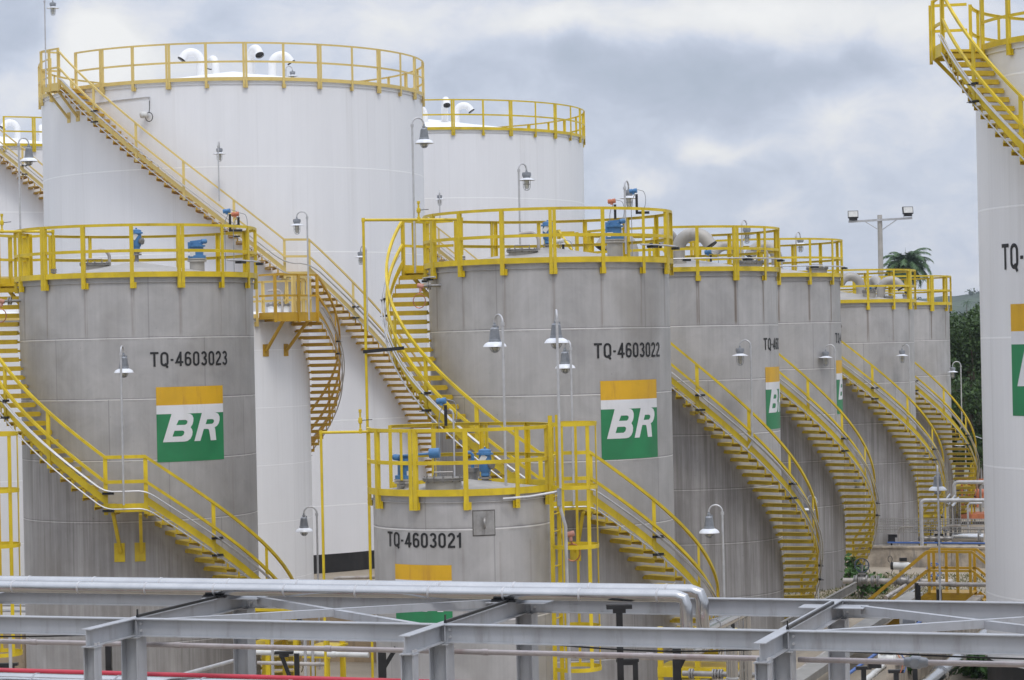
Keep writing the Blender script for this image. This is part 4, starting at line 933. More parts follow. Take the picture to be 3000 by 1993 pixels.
def P(px, py, dep): return at(px, py, dep)
# big pipes by the far tanks
def bent(px0, py0, dep, px1, ydown, r, label, mat='galv'):
    a = P(px0, py0, dep); b = a + E1 * ((px1 - px0) / F * dep / E1.x); lo = P(px0, ydown, dep).z
    pts = [Vector((a.x, a.y, lo)), Vector((a.x, a.y, a.z - 2.2 * r))] + [a + Vector((0, 0, -2.2 * r)) * (1 - math.sin(t)) + E1 * (2.2 * r * (1 - math.cos(t))) for t in (.4, .8, 1.2)] + [a + E1 * 2.2 * r, b]
    return tubeobj('pipe', pts, r, mat, label, 'pipe', 14, 0)
bent(2698, 1466, 79, 3020, 1605, .065, 'pale pipe with an elbow in front of the far stairs, lower of two')
bent(2795, 1413, 88, 3020, 1585, .07, 'pale pipe with an elbow below the dark trees, upper of two')
for i, (px, yt) in enumerate(((2783, 1450), (2797, 1455), (2809, 1460))):
    a = P(px, yt, 85); tubeobj('pipe', [Vector((a.x - .5, a.y - 1.2, a.z - .22)), Vector((a.x - .05, a.y - .1, a.z)), Vector((a.x, a.y, a.z - .12)), Vector((a.x, a.y, .3))], .06, 'alu', ['left', 'middle', 'right'][i] + ' one of three slim silver risers beside the far stairs')
a = P(2560, 1573, 81); tubeobj('pipe', [a, a + E1 * .35, a + E1 * .42 + Vector((0, 0, -.08)), a + E1 * .42 + Vector((0, 0, -.8))], .06, 'device_white', 'short white pipe elbow behind the stair of the second receding tank')
def flanged(p0, p1, r, mat, label, fl):
    root = tubeobj('flanged_pipe', [p0, p1], r, mat, label, 'pipe', 14); d = (Vector(p1) - Vector(p0)); L = d.length; d.normalize(); 
    for s in fl: 
        q = MB(); q.lathe([(r * 1.9, -.035), (r * 1.9, -.008)], 18, Vector(p0) + d * s, d); q.lathe([(r * 1.9, .008), (r * 1.9, .035)], 18, Vector(p0) + d * s, d); q.build('flange', 'flange', root)
    return root
a = P(2790, 1576, 84); flanged(a, a + E1 * 1.1, .16, 'alu', 'fat silver pipe stub left of the orange machine', [.95]); flanged(a + E1 * 1.45, a + E1 * 6, .16, 'alu', 'fat silver pipe below the orange machine', [.1])
for i in range(4):
    a = P(2705 + i * 22, 1578, 82.5); m = MB(); m.lathe([(.05, -.25), (.1, -.24), (.1, -.2), (.06, -.19), (.09, -.1), (.11, 0), (.09, .1), (.06, .19), (.1, .2), (.1, .24), (.05, .25)], 14, a, E1); vb = m.build('valve', 'flange', None); tag(vb, ['first', 'second', 'third', 'fourth'][i] + ' from left of the small dark valves beyond the concrete wall', 'valve')
    m = MB(); m.tube([a, a + Vector((0, 0, .26))], .02, 6); m.lathe([(.1, -.012), (.12, 0), (.1, .012)], 14, a + Vector((0, 0, .27))); m.build('handwheel', 'wheel', vb)
a = P(2470, 1702, 68); pl = flanged(a, a + E1 * 3.1, .085, 'old_pipe', 'weathered flanged pipe leaving the base of the second receding tank', [.35, .5, .85, 1.0, 2.05, 2.2, 2.5])
def gatevalve(a, label, zw=.42, rw=.2, mat='wheel', tilt=(0, -.9, .35)):
    root = tag(empty('gate_valve', a), label, 'valve'); m = MB(); m.lathe([(.16, -.16), (.16, -.12), (.1, -.11), (.13, 0), (.1, .11), (.16, .12), (.16, .16)], 16, (0, 0, 0), E1); m.lathe([(.09, 0), (.07, .15), (.11, .16), (.11, .2), (.03, .21), (.025, zw)], 14); m.build('body', 'flange', root)
    q = MB(); n = Vector(tilt).normalized(); rot = Vector((0, 0, 1)).rotation_difference(n); c = Vector((0, 0, zw))
    q.tube([c + rot @ Vector((rw * math.cos(i * .2618), rw * math.sin(i * .2618), 0)) for i in range(25)], .016, 8)
    for k in range(6): q.tube([c, c + rot @ Vector((rw * math.cos(k * 1.047), rw * math.sin(k * 1.047), 0))], .01, 6)
    q.build('handwheel', mat, root); return root
a = P(2526, 1700, 67.8); gatevalve(a, 'gate valve with a dark blue handwheel among the shrubs')
a = P(2738, 1708, 66); gatevalve(a, 'gate valve with a dark blue handwheel behind the ochre crossover', .36, .2, 'blue_tube')
a = P(2642, 1702, 67.4); root = tag(empty('actuated_valve', a), 'valve with a white horizontal actuator drum on top, in front of the concrete wall', 'valve')
m = MB(); m.lathe([(.16, -.2), (.16, -.16), (.1, -.15), (.15, 0), (.1, .15), (.16, .16), (.16, .2)], 16, (0, 0, 0), E1); m.lathe([(.07, 0), (.07, .3)], 12); m.build('body', 'flange', root)
m = MB(); m.lathe([(.08, -.27), (.105, -.25), (.105, .2), (.09, .22), (.09, .28), (.04, .3)], 18, (0, 0, .42), E1); ac = m.build('actuator', 'device_white', root); m = MB(); m.box((.05, 0, .6), (.2, .12, .1)); m.build('control_box', 'black', ac); m = MB(); m.lathe([(.108, -.299), (.108, -.221)], 18, (0, 0, .42), E1); m.build('end_cap', 'black', ac)
m = MB(); m.tube([(-.25, 0, .42)] + [(-.32 + .06 * math.cos(t), -.02, .62 + .09 * math.sin(t)) for t in [i * .5 - 1 for i in range(12)]], .01, 6); m.tube([(-.22, 0, .4), (-.3, 0, .2), (-.1, -.05, -.1)], .01, 6); m.build('cable', 'black', ac)
names = ('far left', 'second', 'third', 'fourth', 'fifth', 'far right')
for i, (px, yt, yb, dep, r, mt) in enumerate(((2590, 1500, 1598, 82, .03, 'galv'), (2632, 1545, 1600, 81, .04, 'old_pipe'), (2755, 1470, 1592, 84, .035, 'galv'), (2770, 1540, 1592, 83, .05, 'old_pipe'), (2835, 1475, 1590, 86, .04, 'galv'), (2872, 1420, 1500, 90, .05, 'alu'))):
    a = P(px, yt, dep); b = P(px, yb, dep); tubeobj('pipe', [Vector((a.x + .5, a.y - .1, a.z)), Vector((a.x + .08, a.y, a.z)), Vector((a.x, a.y, a.z - .08)), Vector((a.x, a.y, b.z))], r, mt, names[i] + ' of six thin bent riser pipes beyond the concrete wall')
for i, (px, py, L, dep, r, mt) in enumerate(((2600, 1590, 3.4, 80, .03, 'blue_tube'), (2690, 1548, 2.6, 86, .04, 'old_pipe'), (2760, 1592, 2.4, 80.5, .045, 'old_pipe'))):
    a = P(px, py, dep); tubeobj('pipe', [a, a + E1 * L], r, mt, ('blue level tube', 'upper weathered level pipe', 'lower weathered level pipe')[i] + ' beyond the concrete wall at right', 'pipe', 8, 1.1 if i else 0)
for i, (px, dep) in enumerate(((2725, 87), (2815, 95))):
    a = P(px, 1540, dep); root = tag(empty('access_step', (a.x, a.y, 0), math.atan2(E1.y, E1.x)), ('yellow step stand below the stairs of the third receding tank', 'yellow step stand below the stairs of the farthest grey tank')[i], 'steps')
    for z in (.5, 1.0, 1.5): m = MB(); m.box((.25 * (z - 1), 0, z), (.7, .8, .04)); m.box((.25 * (z - 1), -.4, z - .06), (.7, .012, .14)); m.build('tread', 'yellow', root, smooth_=0)
    for x in (-.5, .5):
        for y in (-.4, .4): m = MB(); m.box((x, y, 1.2), (.06, .06, 2.4)); m.build('post', 'yellow', root, smooth_=0)
for i, (px, py, dep, rot) in enumerate(((2748, 1585, 83, 0), (2612, 1588, 80.5, 0))):
    a = P(px, py, dep); m = MB(); m.box(a + Vector((0, 0, .1)), (.22, .16, .3)); m.box(a + Vector((.12, -.02, .2)), (.12, .12, .1)); m.lathe([(.03, -.5), (.03, 0)], 8, a); tag(m.build('instrument_box', 'black', None), ('black instrument box among the far valves, right one', 'black instrument box on the concrete wall, left one')[i], 'instrument')
a = P(2870, 1283, 103); m = MB(); m.box(a, (.42, .5, .03), Matrix.Rotation(.35, 3, 'Y')); cn = tag(m.build('lamp_canopy', 'shade_white', None), 'small white canopy before the dark trees, at the right white tank', 'canopy'); m = MB(); m.tube([a, a + Vector((.1, .1, -3))], .03, 6); m.build('pole', 'galv', cn)
# ochre crossover steps
c = P(2790, 1720, 61); root = tag(empty('crossover_steps', (c.x, c.y, 0), math.atan2(E1.y, E1.x)), 'ochre crossover steps with handrails in front of the concrete wall', 'steps'); zp = c.z - .11
m = MB(); m.box((0, 0, zp - .02), (1.15, .8, .03)); 
for sy in (-.4, .4): m.box((0, sy, zp - .1), (1.15, .012, .2))
m.build('platform', 'ochre', root)
for sx, st_, ln in ((-1, 1.0, 1.55), (1, .8, .9)):
    for sy in (-.4, .4):
        m = MB(); m.bar((sx * .58, sy, zp - .1), (sx * (.58 + ln), sy, zp - .1 - ln * .82), .012, .2); m.build('stringer', 'ochre', root)
    for i in range(int(ln / .25)): m = MB(); m.box((sx * (.58 + .15 + i * .25), 0, zp - .1 - .2 * (i + .6)), (.25, .78, .03)); m.build('tread', 'ochre', root)
for sy in (-.4, .4):
    for hh, nmr in ((1.04, 'handrail'), (.56, 'mid_rail')):
        m = MB(); m.bar((-.58, sy, zp + hh), (.58, sy, zp + hh), .05, .06); m.bar((-.58, sy, zp + hh), (-2.15, sy, zp + hh - 1.3), .05, .06); m.bar((.58, sy, zp + hh), (1.5, sy, zp + hh - .78), .05, .06); m.build(nmr, 'ochre', root)
    for x in (-.52, .52, -.2 if sy > 0 else .2): m = MB(); m.box((x, sy, zp + .5), (.07, .05, 1.02)); m.build('post', 'ochre', root)
    for x in (-.52, .52): m = MB(); m.box((x, sy, zp / 2 - .1), (.08, .08, zp - .1)); m.build('leg', 'ochre', root)
# level pipe and runs going away along the ground
a = P(2686, 1711, 60.5); tubeobj('pipe', [a, a + E1 * 5], .055, 'old_pipe', 'level weathered pipe in front of the ochre steps', 'pipe', 12, 1.7)
for i, (px, py, L, r, mt, z, lab) in enumerate(((2594, 1751, 4.5, .05, 'old_pipe', .45, 'upper left of two parallel ground pipes leading to the level pipe'), (2618, 1751, 4.2, .05, 'old_pipe', .45, 'right of two parallel ground pipes leading to the level pipe'),
      (2492, 1850, 11, .06, 'alu', .5, 'silver ground pipe seen through the right rack bay'), (2340, 1965, 9, .05, 'old_pipe', .5, 'weathered ground pipe below the right rack column'), (2735, 1993, 10, .17, 'alu', .5, 'thick silver pipe running away at the lower right'), (2540, 1990, 9, .06, 'device_white', .6, 'pale ground pipe beside the low grey wall'), (2460, 1993, 12, .035, 'blue_tube', .7, 'blue tube running away at the lower right'))):
    a = atz(px, py, z); tubeobj('ground_pipe', [a - E2 * (3 if i > 1 else 0), a + E2 * L], r, mt, lab, 'pipe', 12, 2.5 if mt != 'blue_tube' else 0)
for i, (px, py) in enumerate(((2520, 1848), (2345, 1990))):
    a = atz(px, py, .55); m = MB(); m.bar(a - E2 * 2, a + E2 * 8, .42, .16); tag(m.build('cable_duct', 'tray', None, smooth_=0), ['covered grey cable duct running away in the right rack bay', 'covered grey cable duct low beside the right rack column'][i], 'cable duct')
for px, py, wd, z, lab in ((2660, 1830, .35, .8, 'grey box on a stand seen through the right rack bay, left'), (2720, 1855, .2, .7, 'small grey junction box seen through the right rack bay, right')):
    a = atz(px, py, z); root = tag(empty('equipment_box', (a.x, a.y, 0)), lab, 'equipment box'); m = MB(); m.box((0, 0, z + .18), (wd, .25, .36)); m.build('cabinet', 'device_white', root, smooth_=0); m = MB(); m.box((0, -.13, z + .18), (wd * .8, .012, .28)); m.build('door', 'lamp_grey', root, smooth_=0)
    for sx in (-1, 1): m = MB(); m.box((sx * wd * .45, 0, z / 2), (.05, .05, z)); m.build('leg', 'black', root)
for i, (px, py, z) in enumerate(((2530, 1960, .9), (2625, 1970, .9), (2680, 1935, .9))):
    a = atz(px, py, z); m = MB(); m.box((a.x, a.y, .45), (.09, .09, .9)); m.box((a.x, a.y, .92), (.3, .12, .06)); tag(m.build('pipe_stand', 'black', None), ['left', 'middle', 'right'][i] + ' one of three short black stands at the lower right', 'pipe support')
a = P(2600, 1930, 40); root = tag(empty('control_valve', a), 'small control valve with coloured cables under the front beam at right', 'valve'); m = MB(); m.lathe([(.08, -.15), (.05, -.1), (.09, 0), (.05, .1), (.08, .15)], 14, (0, 0, 0), E1); m.box((0, 0, .16), (.14, .12, .14)); m.build('body', 'device_white', root); m = MB(); m.box((-.22, 0, -.08), (.22, .12, .14)); m.build('control_box', 'black', root)
for cc, mt in ((.06, 'orange_head'), (.12, 'blue_tube')): m = MB(); m.tube([(.1, -.05, .18)] + [(.12 + cc + .06 * math.sin(t), -.06, .05 - .1 * t) for t in (0, .7, 1.4, 2.1, 2.8)], .009, 6); m.build('cable', mt, root)
# orange machine
c = P(2880, 1545, 95); root = tag(empty('pump_skid', (c.x, c.y, 0)), 'orange machine with pipes, half hidden by the white tank at right', 'machine')
m = MB(); m.box((0, 0, .3), (2.2, 1.4, .2)); m.build('base', 'orange_steel', root)
m = MB()
for x in (-.9, -.3, .3, .9):
    m.box((x, -.5, .7 + .5), (.07, .07, 1.1)); m.bar((x, -.5, .7), (x + .6, -.5, 1.7), .05, .05)
m.bar((-1, -.5, 1.75), (1.1, -.5, 1.75), .07, .07); m.build('frame', 'orange_steel', root)
m = MB(); m.lathe([(.15, -.5), (.2, -.45), (.2, .45), (.15, .5)], 18, (.1, 0, 1.15), (1, 0, 0)); m.lathe([(.12, 0), (.12, .9)], 12, (-.5, -.2, .9)); m.lathe([(.1, 0), (.16, .02), (.16, .1), (.1, .12)], 12, (-.5, -.2, 1.75)); m.build('drum', 'orange_head', root)
# yellow step platform, pipes low on the left
c = P(850, 1830, 47.5); root = tag(empty('step_platform', (c.x, c.y, 0), math.atan2(E1.y, E1.x)), 'yellow step platform at the foot of the stairs of tank TQ-4603023', 'platform')
for i, (x, w, z) in enumerate(((0, 1.1, 1.95), (.75, .6, 1.55), (-.55, .5, 1.6))):
    m = MB(); m.box((x, 0, z), (w, .9, .04)); m.box((x, -.45, z - .08), (w, .012, .2)); m.build('deck', 'yellow', root, smooth_=0)
for x in (-.75, -.3, .3, .95):
    m = MB(); m.box((x, -.4, .95), (.09, .09, 1.75)); m.box((x, .4, .95), (.09, .09, 1.75)); m.build('leg', 'yellow', root, smooth_=0)
m = MB(); m.box((.7, -.3, .5), (.55, .4, .9)); m.build('plinth', 'yellow', root, smooth_=0)
for z in (2.3, 2.7): m = MB(); m.bar((-.8, -.42, z), (.5, -.42, z), .05, .05); m.build('rail', 'yellow', root)
c = P(2060, 1930, 44); root = tag(empty('step_platform', (c.x, c.y, 0), math.atan2(E1.y, E1.x)), 'yellow step platform at the foot of the stairs of the tank marked TQ-4603022', 'platform')
for x, w, z in ((0, 1.5, 1.45), (.1, 1.5, 2.0)): m = MB(); m.box((x, 0, z), (w, .9, .04)); m.box((x, -.45, z - .07), (w, .012, .18)); m.build('deck', 'yellow', root, smooth_=0)
for x in (-.7, 0, .7): m = MB(); m.box((x, -.4, 1.1), (.09, .09, 2.2)); m.build('leg', 'yellow', root, smooth_=0)
a = P(2000, 1973, 40); flanged(a, a + E1 * 1.3, .045, 'flange', 'dull steel valve pipe in front of the yellow step platform', [.15, .55, .65, .9]); 
a = P(1640, 1922, 40.2); tubeobj('pipe', [a, a + E1 * 3.2], .035, 'old_pipe', 'thin weathered pipe passing behind the ladder cage of the small front tank', 'pipe', 10, 1.3)
a = P(755, 1912, 46); tubeobj('pipe', [a - E1 * .3, a + E1 * 2.3], .05, 'device_white', 'pale level pipe in front of the yellow step platform', 'pipe', 12, 1.2)
a = P(755, 1942, 45); tubeobj('pipe', [a, a + E1 * 1.4], .035, 'old_pipe', 'weathered small pipe low in front of the yellow step platform', 'pipe', 10, .8)
for i, px in enumerate((797, 893, 915)):
    a = P(px, 1850, 45.5); tubeobj('pipe', [Vector((a.x, a.y, 0)), Vector((a.x, a.y, a.z + (0 if i else .1)))], .03, 'galv', ['left', 'middle', 'right'][i] + ' one of three thin upright pipes by the yellow step platform')
a = P(590, 1962, 36); b = P(680, 1937, 38.5); tubeobj('pipe', [a - (b - a) * .5, b + (b - a) * .5], .03, 'galv', 'thin silver pipe slanting upwards behind the red pipe')
a = P(978, 1694, 63); tubeobj('pipe', [a + Vector((0, 0, -2.2)), a + Vector((0, 0, -.1)), a + Vector((.03, 0, -.02)), a + Vector((.12, 0, 0)), a + Vector((1.2, -.2, .02))], .045, 'old_pipe', 'weathered bent pipe in front of the black tank base')
a = P(8, 1772, 58); tubeobj('pipe', [a - E1 * 2, a + E1 * 1.6], .04, 'galv', 'upper level pipe behind the yellow ladder cage at left'); a = P(8, 1790, 58); tubeobj('pipe', [a - E1 * 2, a + E1 * 1.6], .03, 'galv', 'lower level pipe behind the yellow ladder cage at left')
a = P(30, 1895, 39); tubeobj('pipe', [Vector((a.x, a.y, 0)), Vector((a.x, a.y, P(30, 1865, 39).z))], .028, 'galv', 'thin upright pipe at the lower left corner')

# ------------------------------------------------------------------ floodlight mast
c = P(2583, 900, 115); root = tag(empty('floodlight_mast', (c.x, c.y, 0)), 'concrete mast with two floodlights on a crossarm, above the grey tanks', 'light mast'); zt = P(2580, 630, 115).z
m = MB(); m.lathe([(.17, 0), (.115, zt)], 12); m.build('pole', 'pole_concrete', root)
za = P(2580, 646, 115).z; ang = Matrix.Rotation(-.012, 3, 'Z'); ax = Vector((1, -.32, 0)).normalized() * 1.53
m = MB(); m.bar(-ax + Vector((0, -.14, za - .02)), ax + Vector((0, -.14, za + .05)), .08, .1)
for sg in (-1, 1): m.bar(ax * sg * .52 + Vector((0, -.14, za)), Vector((.1 * sg, -.12, za - .45)), .04, .04)
m.build('crossarm', 'galv', root)
for sg in (-1, 1):
    p = ax * sg * .86 + Vector((0, -.2, za + .37 + .05 * sg)); rot = Matrix.Rotation(.12 * sg, 3, 'Z') @ Matrix.Rotation(-.25, 3, 'X')
    m = MB(); m.box(p, (.5, .14, .34), rot); m.box(p + Vector((0, .02, -.23)), (.36, .2, .1)); f = m.build('floodlight', 'black', root, smooth_=0)
    m = MB(); m.box(p + rot @ Vector((0, -.074, 0)), (.44, .012, .28), rot); m.build('glass_pane', 'device_white', f, smooth_=0)
    m = MB(); m.tube([p + Vector((-.2, 0, -.35)), p + Vector((-.2, 0, -.12))], .012, 6); m.tube([p + Vector((.2, 0, -.35)), p + Vector((.2, 0, -.12))], .012, 6); m.build('bracket', 'galv', f)

# ------------------------------------------------------------------ vegetation
def leaf(vs, fs, p, s, rnd):
    n = Vector((rnd.gauss(0, 1), rnd.gauss(0, 1), rnd.gauss(.4, 1))).normalized(); a = n.orthogonal().normalized(); b = n.cross(a)
    t = rnd.random() * 6.28; a, b = a * math.cos(t) + b * math.sin(t), b * math.cos(t) - a * math.sin(t)
    i = len(vs); vs += [p - a * s, p + b * s * .5, p + a * s, p - b * s * .5]; fs.append((i, i + 1, i + 2, i + 3))
def tree(x, y, h, cr, label, seed, n=11000, ls=.095, group='dark trees beyond the tanks', mat='leaf'):
    rnd = random.Random(seed); root = tag(empty('tree', (x, y, 0)), label, 'tree', group); th = h * .45
    m = MB(); m.tube([(0, 0, 0), (.1, 0, th * .5), (rnd.uniform(-.3, .3), 0, th), (rnd.uniform(-.5, .5), 0, h * .7)], .2, 8, radii=[.24, .19, .15, .06])
    lobes = []
    for k in range(15):
        a = k * 2.4; rr = cr * (.25 + .6 * rnd.random()); z = h * (.36 + .55 * rnd.random()); c = Vector((rr * math.cos(a), rr * math.sin(a), z)); lobes.append((c, cr * rnd.uniform(.26, .42)))
        m.tube([(0, 0, th * .7), c * .55 + Vector((0, 0, z * .2)), c], .05, 5, radii=[.09, .05, .02])
    m.build('trunk', 'bark', root); vs = []; fs = []
    for _ in range(n):
        c, r = lobes[rnd.randrange(len(lobes))]; d = Vector((rnd.gauss(0, 1), rnd.gauss(0, 1), rnd.gauss(0, .8))).normalized() * r * (rnd.random() ** .35)
        leaf(vs, fs, c + d, ls * rnd.uniform(.7, 1.5), rnd)
    m = MB(); m.add(vs, fs); m.build('crown', mat, root, smooth_=0)
for i, (px, dep, h, cr) in enumerate(((2735, 122, 8.8, 3.2), (2800, 112, 9.0, 3.4), (2862, 110, 8.6, 3.3), (2935, 116, 9.2, 3.6), (3060, 120, 9, 3.6), (2660, 130, 8.6, 3.4), (2835, 104, 6.2, 2.6))):
    a = P(px, 1000, dep); tree(a.x, a.y, h, cr, ['dark leafy tree behind the guardrail of the farthest grey tank', 'dark leafy tree just right of the farthest grey tank', 'dark leafy tree left of the white tank at the right edge', 'tree hidden behind the white tank at the right edge', 'outermost tree hidden behind the white tank at the right edge', 'tree behind the third and farthest receding tanks', 'lower bushy tree in front of the dark trees'][i], 40 + i, 11000 if 0 < i < 4 or i == 6 else 6000)
def palm(x, y, h, cr, label, seed, nf=22, z0=0, dead=True, leaflets=60):
    rnd = random.Random(seed); root = tag(empty('palm_tree', (x, y, z0)), label, 'palm tree')
    m = MB(); m.tube([(0, 0, 0), (.05, 0, h * .5), (0, 0, h)], .2, 10, radii=[.22 * cr / 2.2, .17 * cr / 2.2, .14 * cr / 2.2]); m.build('trunk', 'bark', root)
    m = MB(); vs = []; fs = []
    for k in range(nf):
        az = k * 2.399 + rnd.uniform(-.2, .2); el = 1.25 - 1.5 * (k / nf) + rnd.uniform(-.12, .12); L = cr * rnd.uniform(.95, 1.2); d = Vector((math.cos(az), math.sin(az), 0)); p = Vector((0, 0, h)); pts = [p.copy()]; e = el
        for j in range(10): p = p + (d * math.cos(e) + Vector((0, 0, math.sin(e)))) * (L / 10); e -= .13 + .012 * j; pts.append(p.copy())
        m.tube(pts, .02, 4, radii=[.035 * cr / 2.2 * (1 - i / 11) + .004 for i in range(11)]); sd = Vector((-d.y, d.x, 0))
        for j in range(leaflets):
            t = .12 + .88 * j / leaflets; i = min(9, int(t * 10)); q = pts[i].lerp(pts[i + 1], t * 10 - i); tan = (pts[i + 1] - pts[i]).normalized(); ll = cr * .3 * (1 - abs(t - .45) * 1.1) + .06
            for sg in (-1, 1):
                tip = q + sd * sg * ll * rnd.uniform(.6, .85) + tan * ll * .55 + Vector((0, 0, -ll * rnd.uniform(.1, .6))); w = tan * (.03 * cr / 2.2 + .012); o = len(vs)
                vs += [q - w, q + w, tip]; fs.append((o, o + 1, o + 2))
    if dead: m.tube([(0, 0, h), (-.05, 0, h + cr * .62)], .02, 5, radii=[.04, .006])
    m.add(vs, fs); m.build('crown', 'palm_leaf', root, smooth_=0)
c = P(2655, 780, 200); palm(c.x, c.y, P(2655, 778, 200).z, 2.45, 'tall palm tree rising behind the grey tanks beside the floodlight mast', 5, 42)
c = P(2832, 895, 620); palm(c.x, c.y, 12, 1.7, 'small distant palm tree on the wooded hillside', 6, 16, P(2832, 888, 620).z - 12, False, 16)
def shrub(px, py, z, h, w, label, seed, n=420):
    rnd = random.Random(seed); a = atz(px, py, z); root = tag(empty('shrub', (a.x, a.y, z)), label, 'shrub', 'shrubs at the lower right'); m = MB(); vs = []; fs = []
    for k in range(9):
        az = rnd.random() * 6.28; tip = Vector((w * rnd.random() * math.cos(az), w * rnd.random() * math.sin(az), h * rnd.uniform(.6, 1))); m.tube([(0, 0, 0), tip * .5 + Vector((0, 0, h * .12)), tip], .012, 4)
        for _ in range(n // 9): leaf(vs, fs, tip * rnd.uniform(.35, 1.05) + Vector((rnd.gauss(0, .1), rnd.gauss(0, .1), rnd.gauss(0, .08))), rnd.uniform(.06, .12), rnd)
    m.build('stem', 'bark', root); q = MB(); q.add(vs, fs); q.build('foliage', 'shrub_leaf', root, smooth_=0)
shrub(2505, 1745, 0, 1.15, .38, 'tall leafy shrub against the base of the second receding tank', 3, 420); shrub(2525, 1752, 0, .9, .45, 'leafy shrub below the dark blue handwheel', 4, 220); shrub(2580, 1740, 0, .4, .5, 'low dry shrub on the grass patch left of the ochre steps', 8, 300)
shrub(2860, 1985, 0, .5, .9, 'sprawling weeds at the foot of the white tank at right', 9, 900); shrub(2645, 1990, .3, .5, .25, 'small green plant growing on the low grey wall', 10, 200)
# grass patch
rnd = random.Random(11); vs = []; fs = []; c = atz(2590, 1742, 0)
for _ in range(9000):
    p = c + E1 * rnd.gauss(0, 2.2) + E2 * rnd.uniform(-5, 6); h = rnd.uniform(.03, .12); d = rnd.random() * 6.28; o = len(vs); q = Vector((math.cos(d), math.sin(d), 0)) * .015
    vs += [p - q, p + q, p + Vector((rnd.gauss(0, .06), rnd.gauss(0, .06), h))]; fs.append((o, o + 1, o + 2))
m = MB(); m.add(vs, fs); tag(m.build('grass', 'grass', None, smooth_=0), 'patch of dry grass in front of the concrete wall at right', 'grass', None, 'stuff')
# far woodland belt
rnd = random.Random(12); vs = []; fs = []
for _ in range(9000):
    x = rnd.uniform(20, 230) if rnd.random() < .85 else rnd.uniform(-200, 230); y = rnd.uniform(300, 430); s = math.sin(x * .21) + math.sin(x * .083 + 1) + math.sin(x * .5 + y * .2) * .7
    leaf(vs, fs, Vector((x, y, 4.2 + s * 1.1 + rnd.uniform(-5, 2.2) + (y - 300) * .035)), rnd.uniform(.7, 1.5), rnd)
m = MB(); m.add(vs, fs); tag(m.build('far_woodland', 'far_leaf', None, smooth_=0), 'belt of distant woodland below the hill', 'woodland', None, 'stuff')

HAZE = .00023
# ------------------------------------------------------------------ ground, hills
def grid(name, x0, x1, y0, y1, nx, ny, fz, mat):
    vs = []; fs = []
    for j in range(ny + 1):
        for i in range(nx + 1): x = x0 + (x1 - x0) * i / nx; y = y0 + (y1 - y0) * j / ny; vs.append((x, y, fz(x, y)))
    for j in range(ny):
        for i in range(nx): o = j * (nx + 1) + i; fs.append((o, o + 1, o + nx + 2, o + nx + 1))
    m = MB(); m.add(vs, fs); o = m.build(name, mat, None); o['kind'] = 'structure'; return o
grid('ground', -3000, 3000, -300, 3600, 4, 4, lambda x, y: 0, 'ground')
from mathutils import noise as mn
def hz(x, y):
    k = max(0, (y - 500) / 700); k = k * k * (3 - 2 * k) if k < 1 else 1
    return -2 + k * (28 + 9 * mn.noise(Vector((x * .004, y * .004, 1))) + 6 * mn.noise(Vector((x * .015, y * .015, 4)))) + 2.5 * mn.noise(Vector((x * .06, y * .06, 7))) * k
grid('hills', -700, 1100, 480, 1500, 180, 100, hz, 'hill')
# a few tree tops along the ridge
rnd = random.Random(21); vs = []; fs = []
for k in range(150):
    x = rnd.uniform(120, 420); y = rnd.uniform(1120, 1230); z = hz(x, y); r = rnd.uniform(1.2, 2.2)
    for _ in range(40): leaf(vs, fs, Vector((x + rnd.gauss(0, r * .6), y + rnd.gauss(0, r * .6), z + r * .7 + rnd.gauss(0, r * .4))), rnd.uniform(.5, 1.1), rnd)
m = MB(); m.add(vs, fs); tag(m.build('ridge_trees', 'far_leaf', None, smooth_=0), 'scattered distant trees along the hill ridge', 'woodland', None, 'stuff')

# ------------------------------------------------------------------ air
hm = bpy.data.materials.new('thin haze'); hm.use_nodes = True; hn = hm.node_tree; hn.nodes.remove(hn.nodes['Principled BSDF'])
pv = hn.nodes.new('ShaderNodeVolumePrincipled'); pv.inputs['Color'].default_value = (.8, .87, .97, 1); pv.inputs['Density'].default_value = HAZE; pv.inputs['Anisotropy'].default_value = .2
hn.links.new(pv.outputs[0], hn.nodes['Material Output'].inputs['Volume']); MT['haze'] = hm
m = MB(); m.box((0, 1650, 29), (6200, 4000, 64)); o = m.build('haze', 'haze', None, smooth_=0); o['kind'] = 'stuff'; tag(o, 'thin pale blue haze over the whole place', 'haze')

# ------------------------------------------------------------------ sky and light
SUN_EL, SUN_AZ = R_(58), R_(165)     # azimuth clockwise from +Y
w = bpy.data.worlds.new('World'); scene.world = w; w.use_nodes = True; nt = w.node_tree; bg = nt.nodes['Background']
sky = nt.nodes.new('ShaderNodeTexSky'); sky.sky_type = 'NISHITA'; sky.sun_disc = False; sky.sun_elevation = SUN_EL; sky.sun_rotation = SUN_AZ; sky.dust_density = 2.0
tc = nt.nodes.new('ShaderNodeTexCoord'); dirv = tc.outputs['Generated']
sp = nt.nodes.new('ShaderNodeSeparateXYZ'); lk(nt, dirv, sp.inputs[0])
vz = nt.nodes.new('ShaderNodeVectorMath'); vz.operation = 'MULTIPLY'; lk(nt, dirv, vz.inputs[0]); vz.inputs[1].default_value = (1, 1, 1.7)
n1 = noise(nt, vz.outputs[0], 12, 8, .58, .35); n2 = noise(nt, vz.outputs[0], 34, 7, .62, .5); n0 = noise(nt, vz.outputs[0], 4.2, 3, .5)
wob = nt.nodes.new('ShaderNodeTexNoise'); wob.inputs['Scale'].default_value = 28; wob.inputs['Detail'].default_value = 5; lk(nt, dirv, wob.inputs['Vector'])
wv = nt.nodes.new('ShaderNodeVectorMath'); wv.operation = 'MULTIPLY_ADD'; lk(nt, wob.outputs['Color'], wv.inputs[0]); wv.inputs[1].default_value = (.03, .03, .03); 
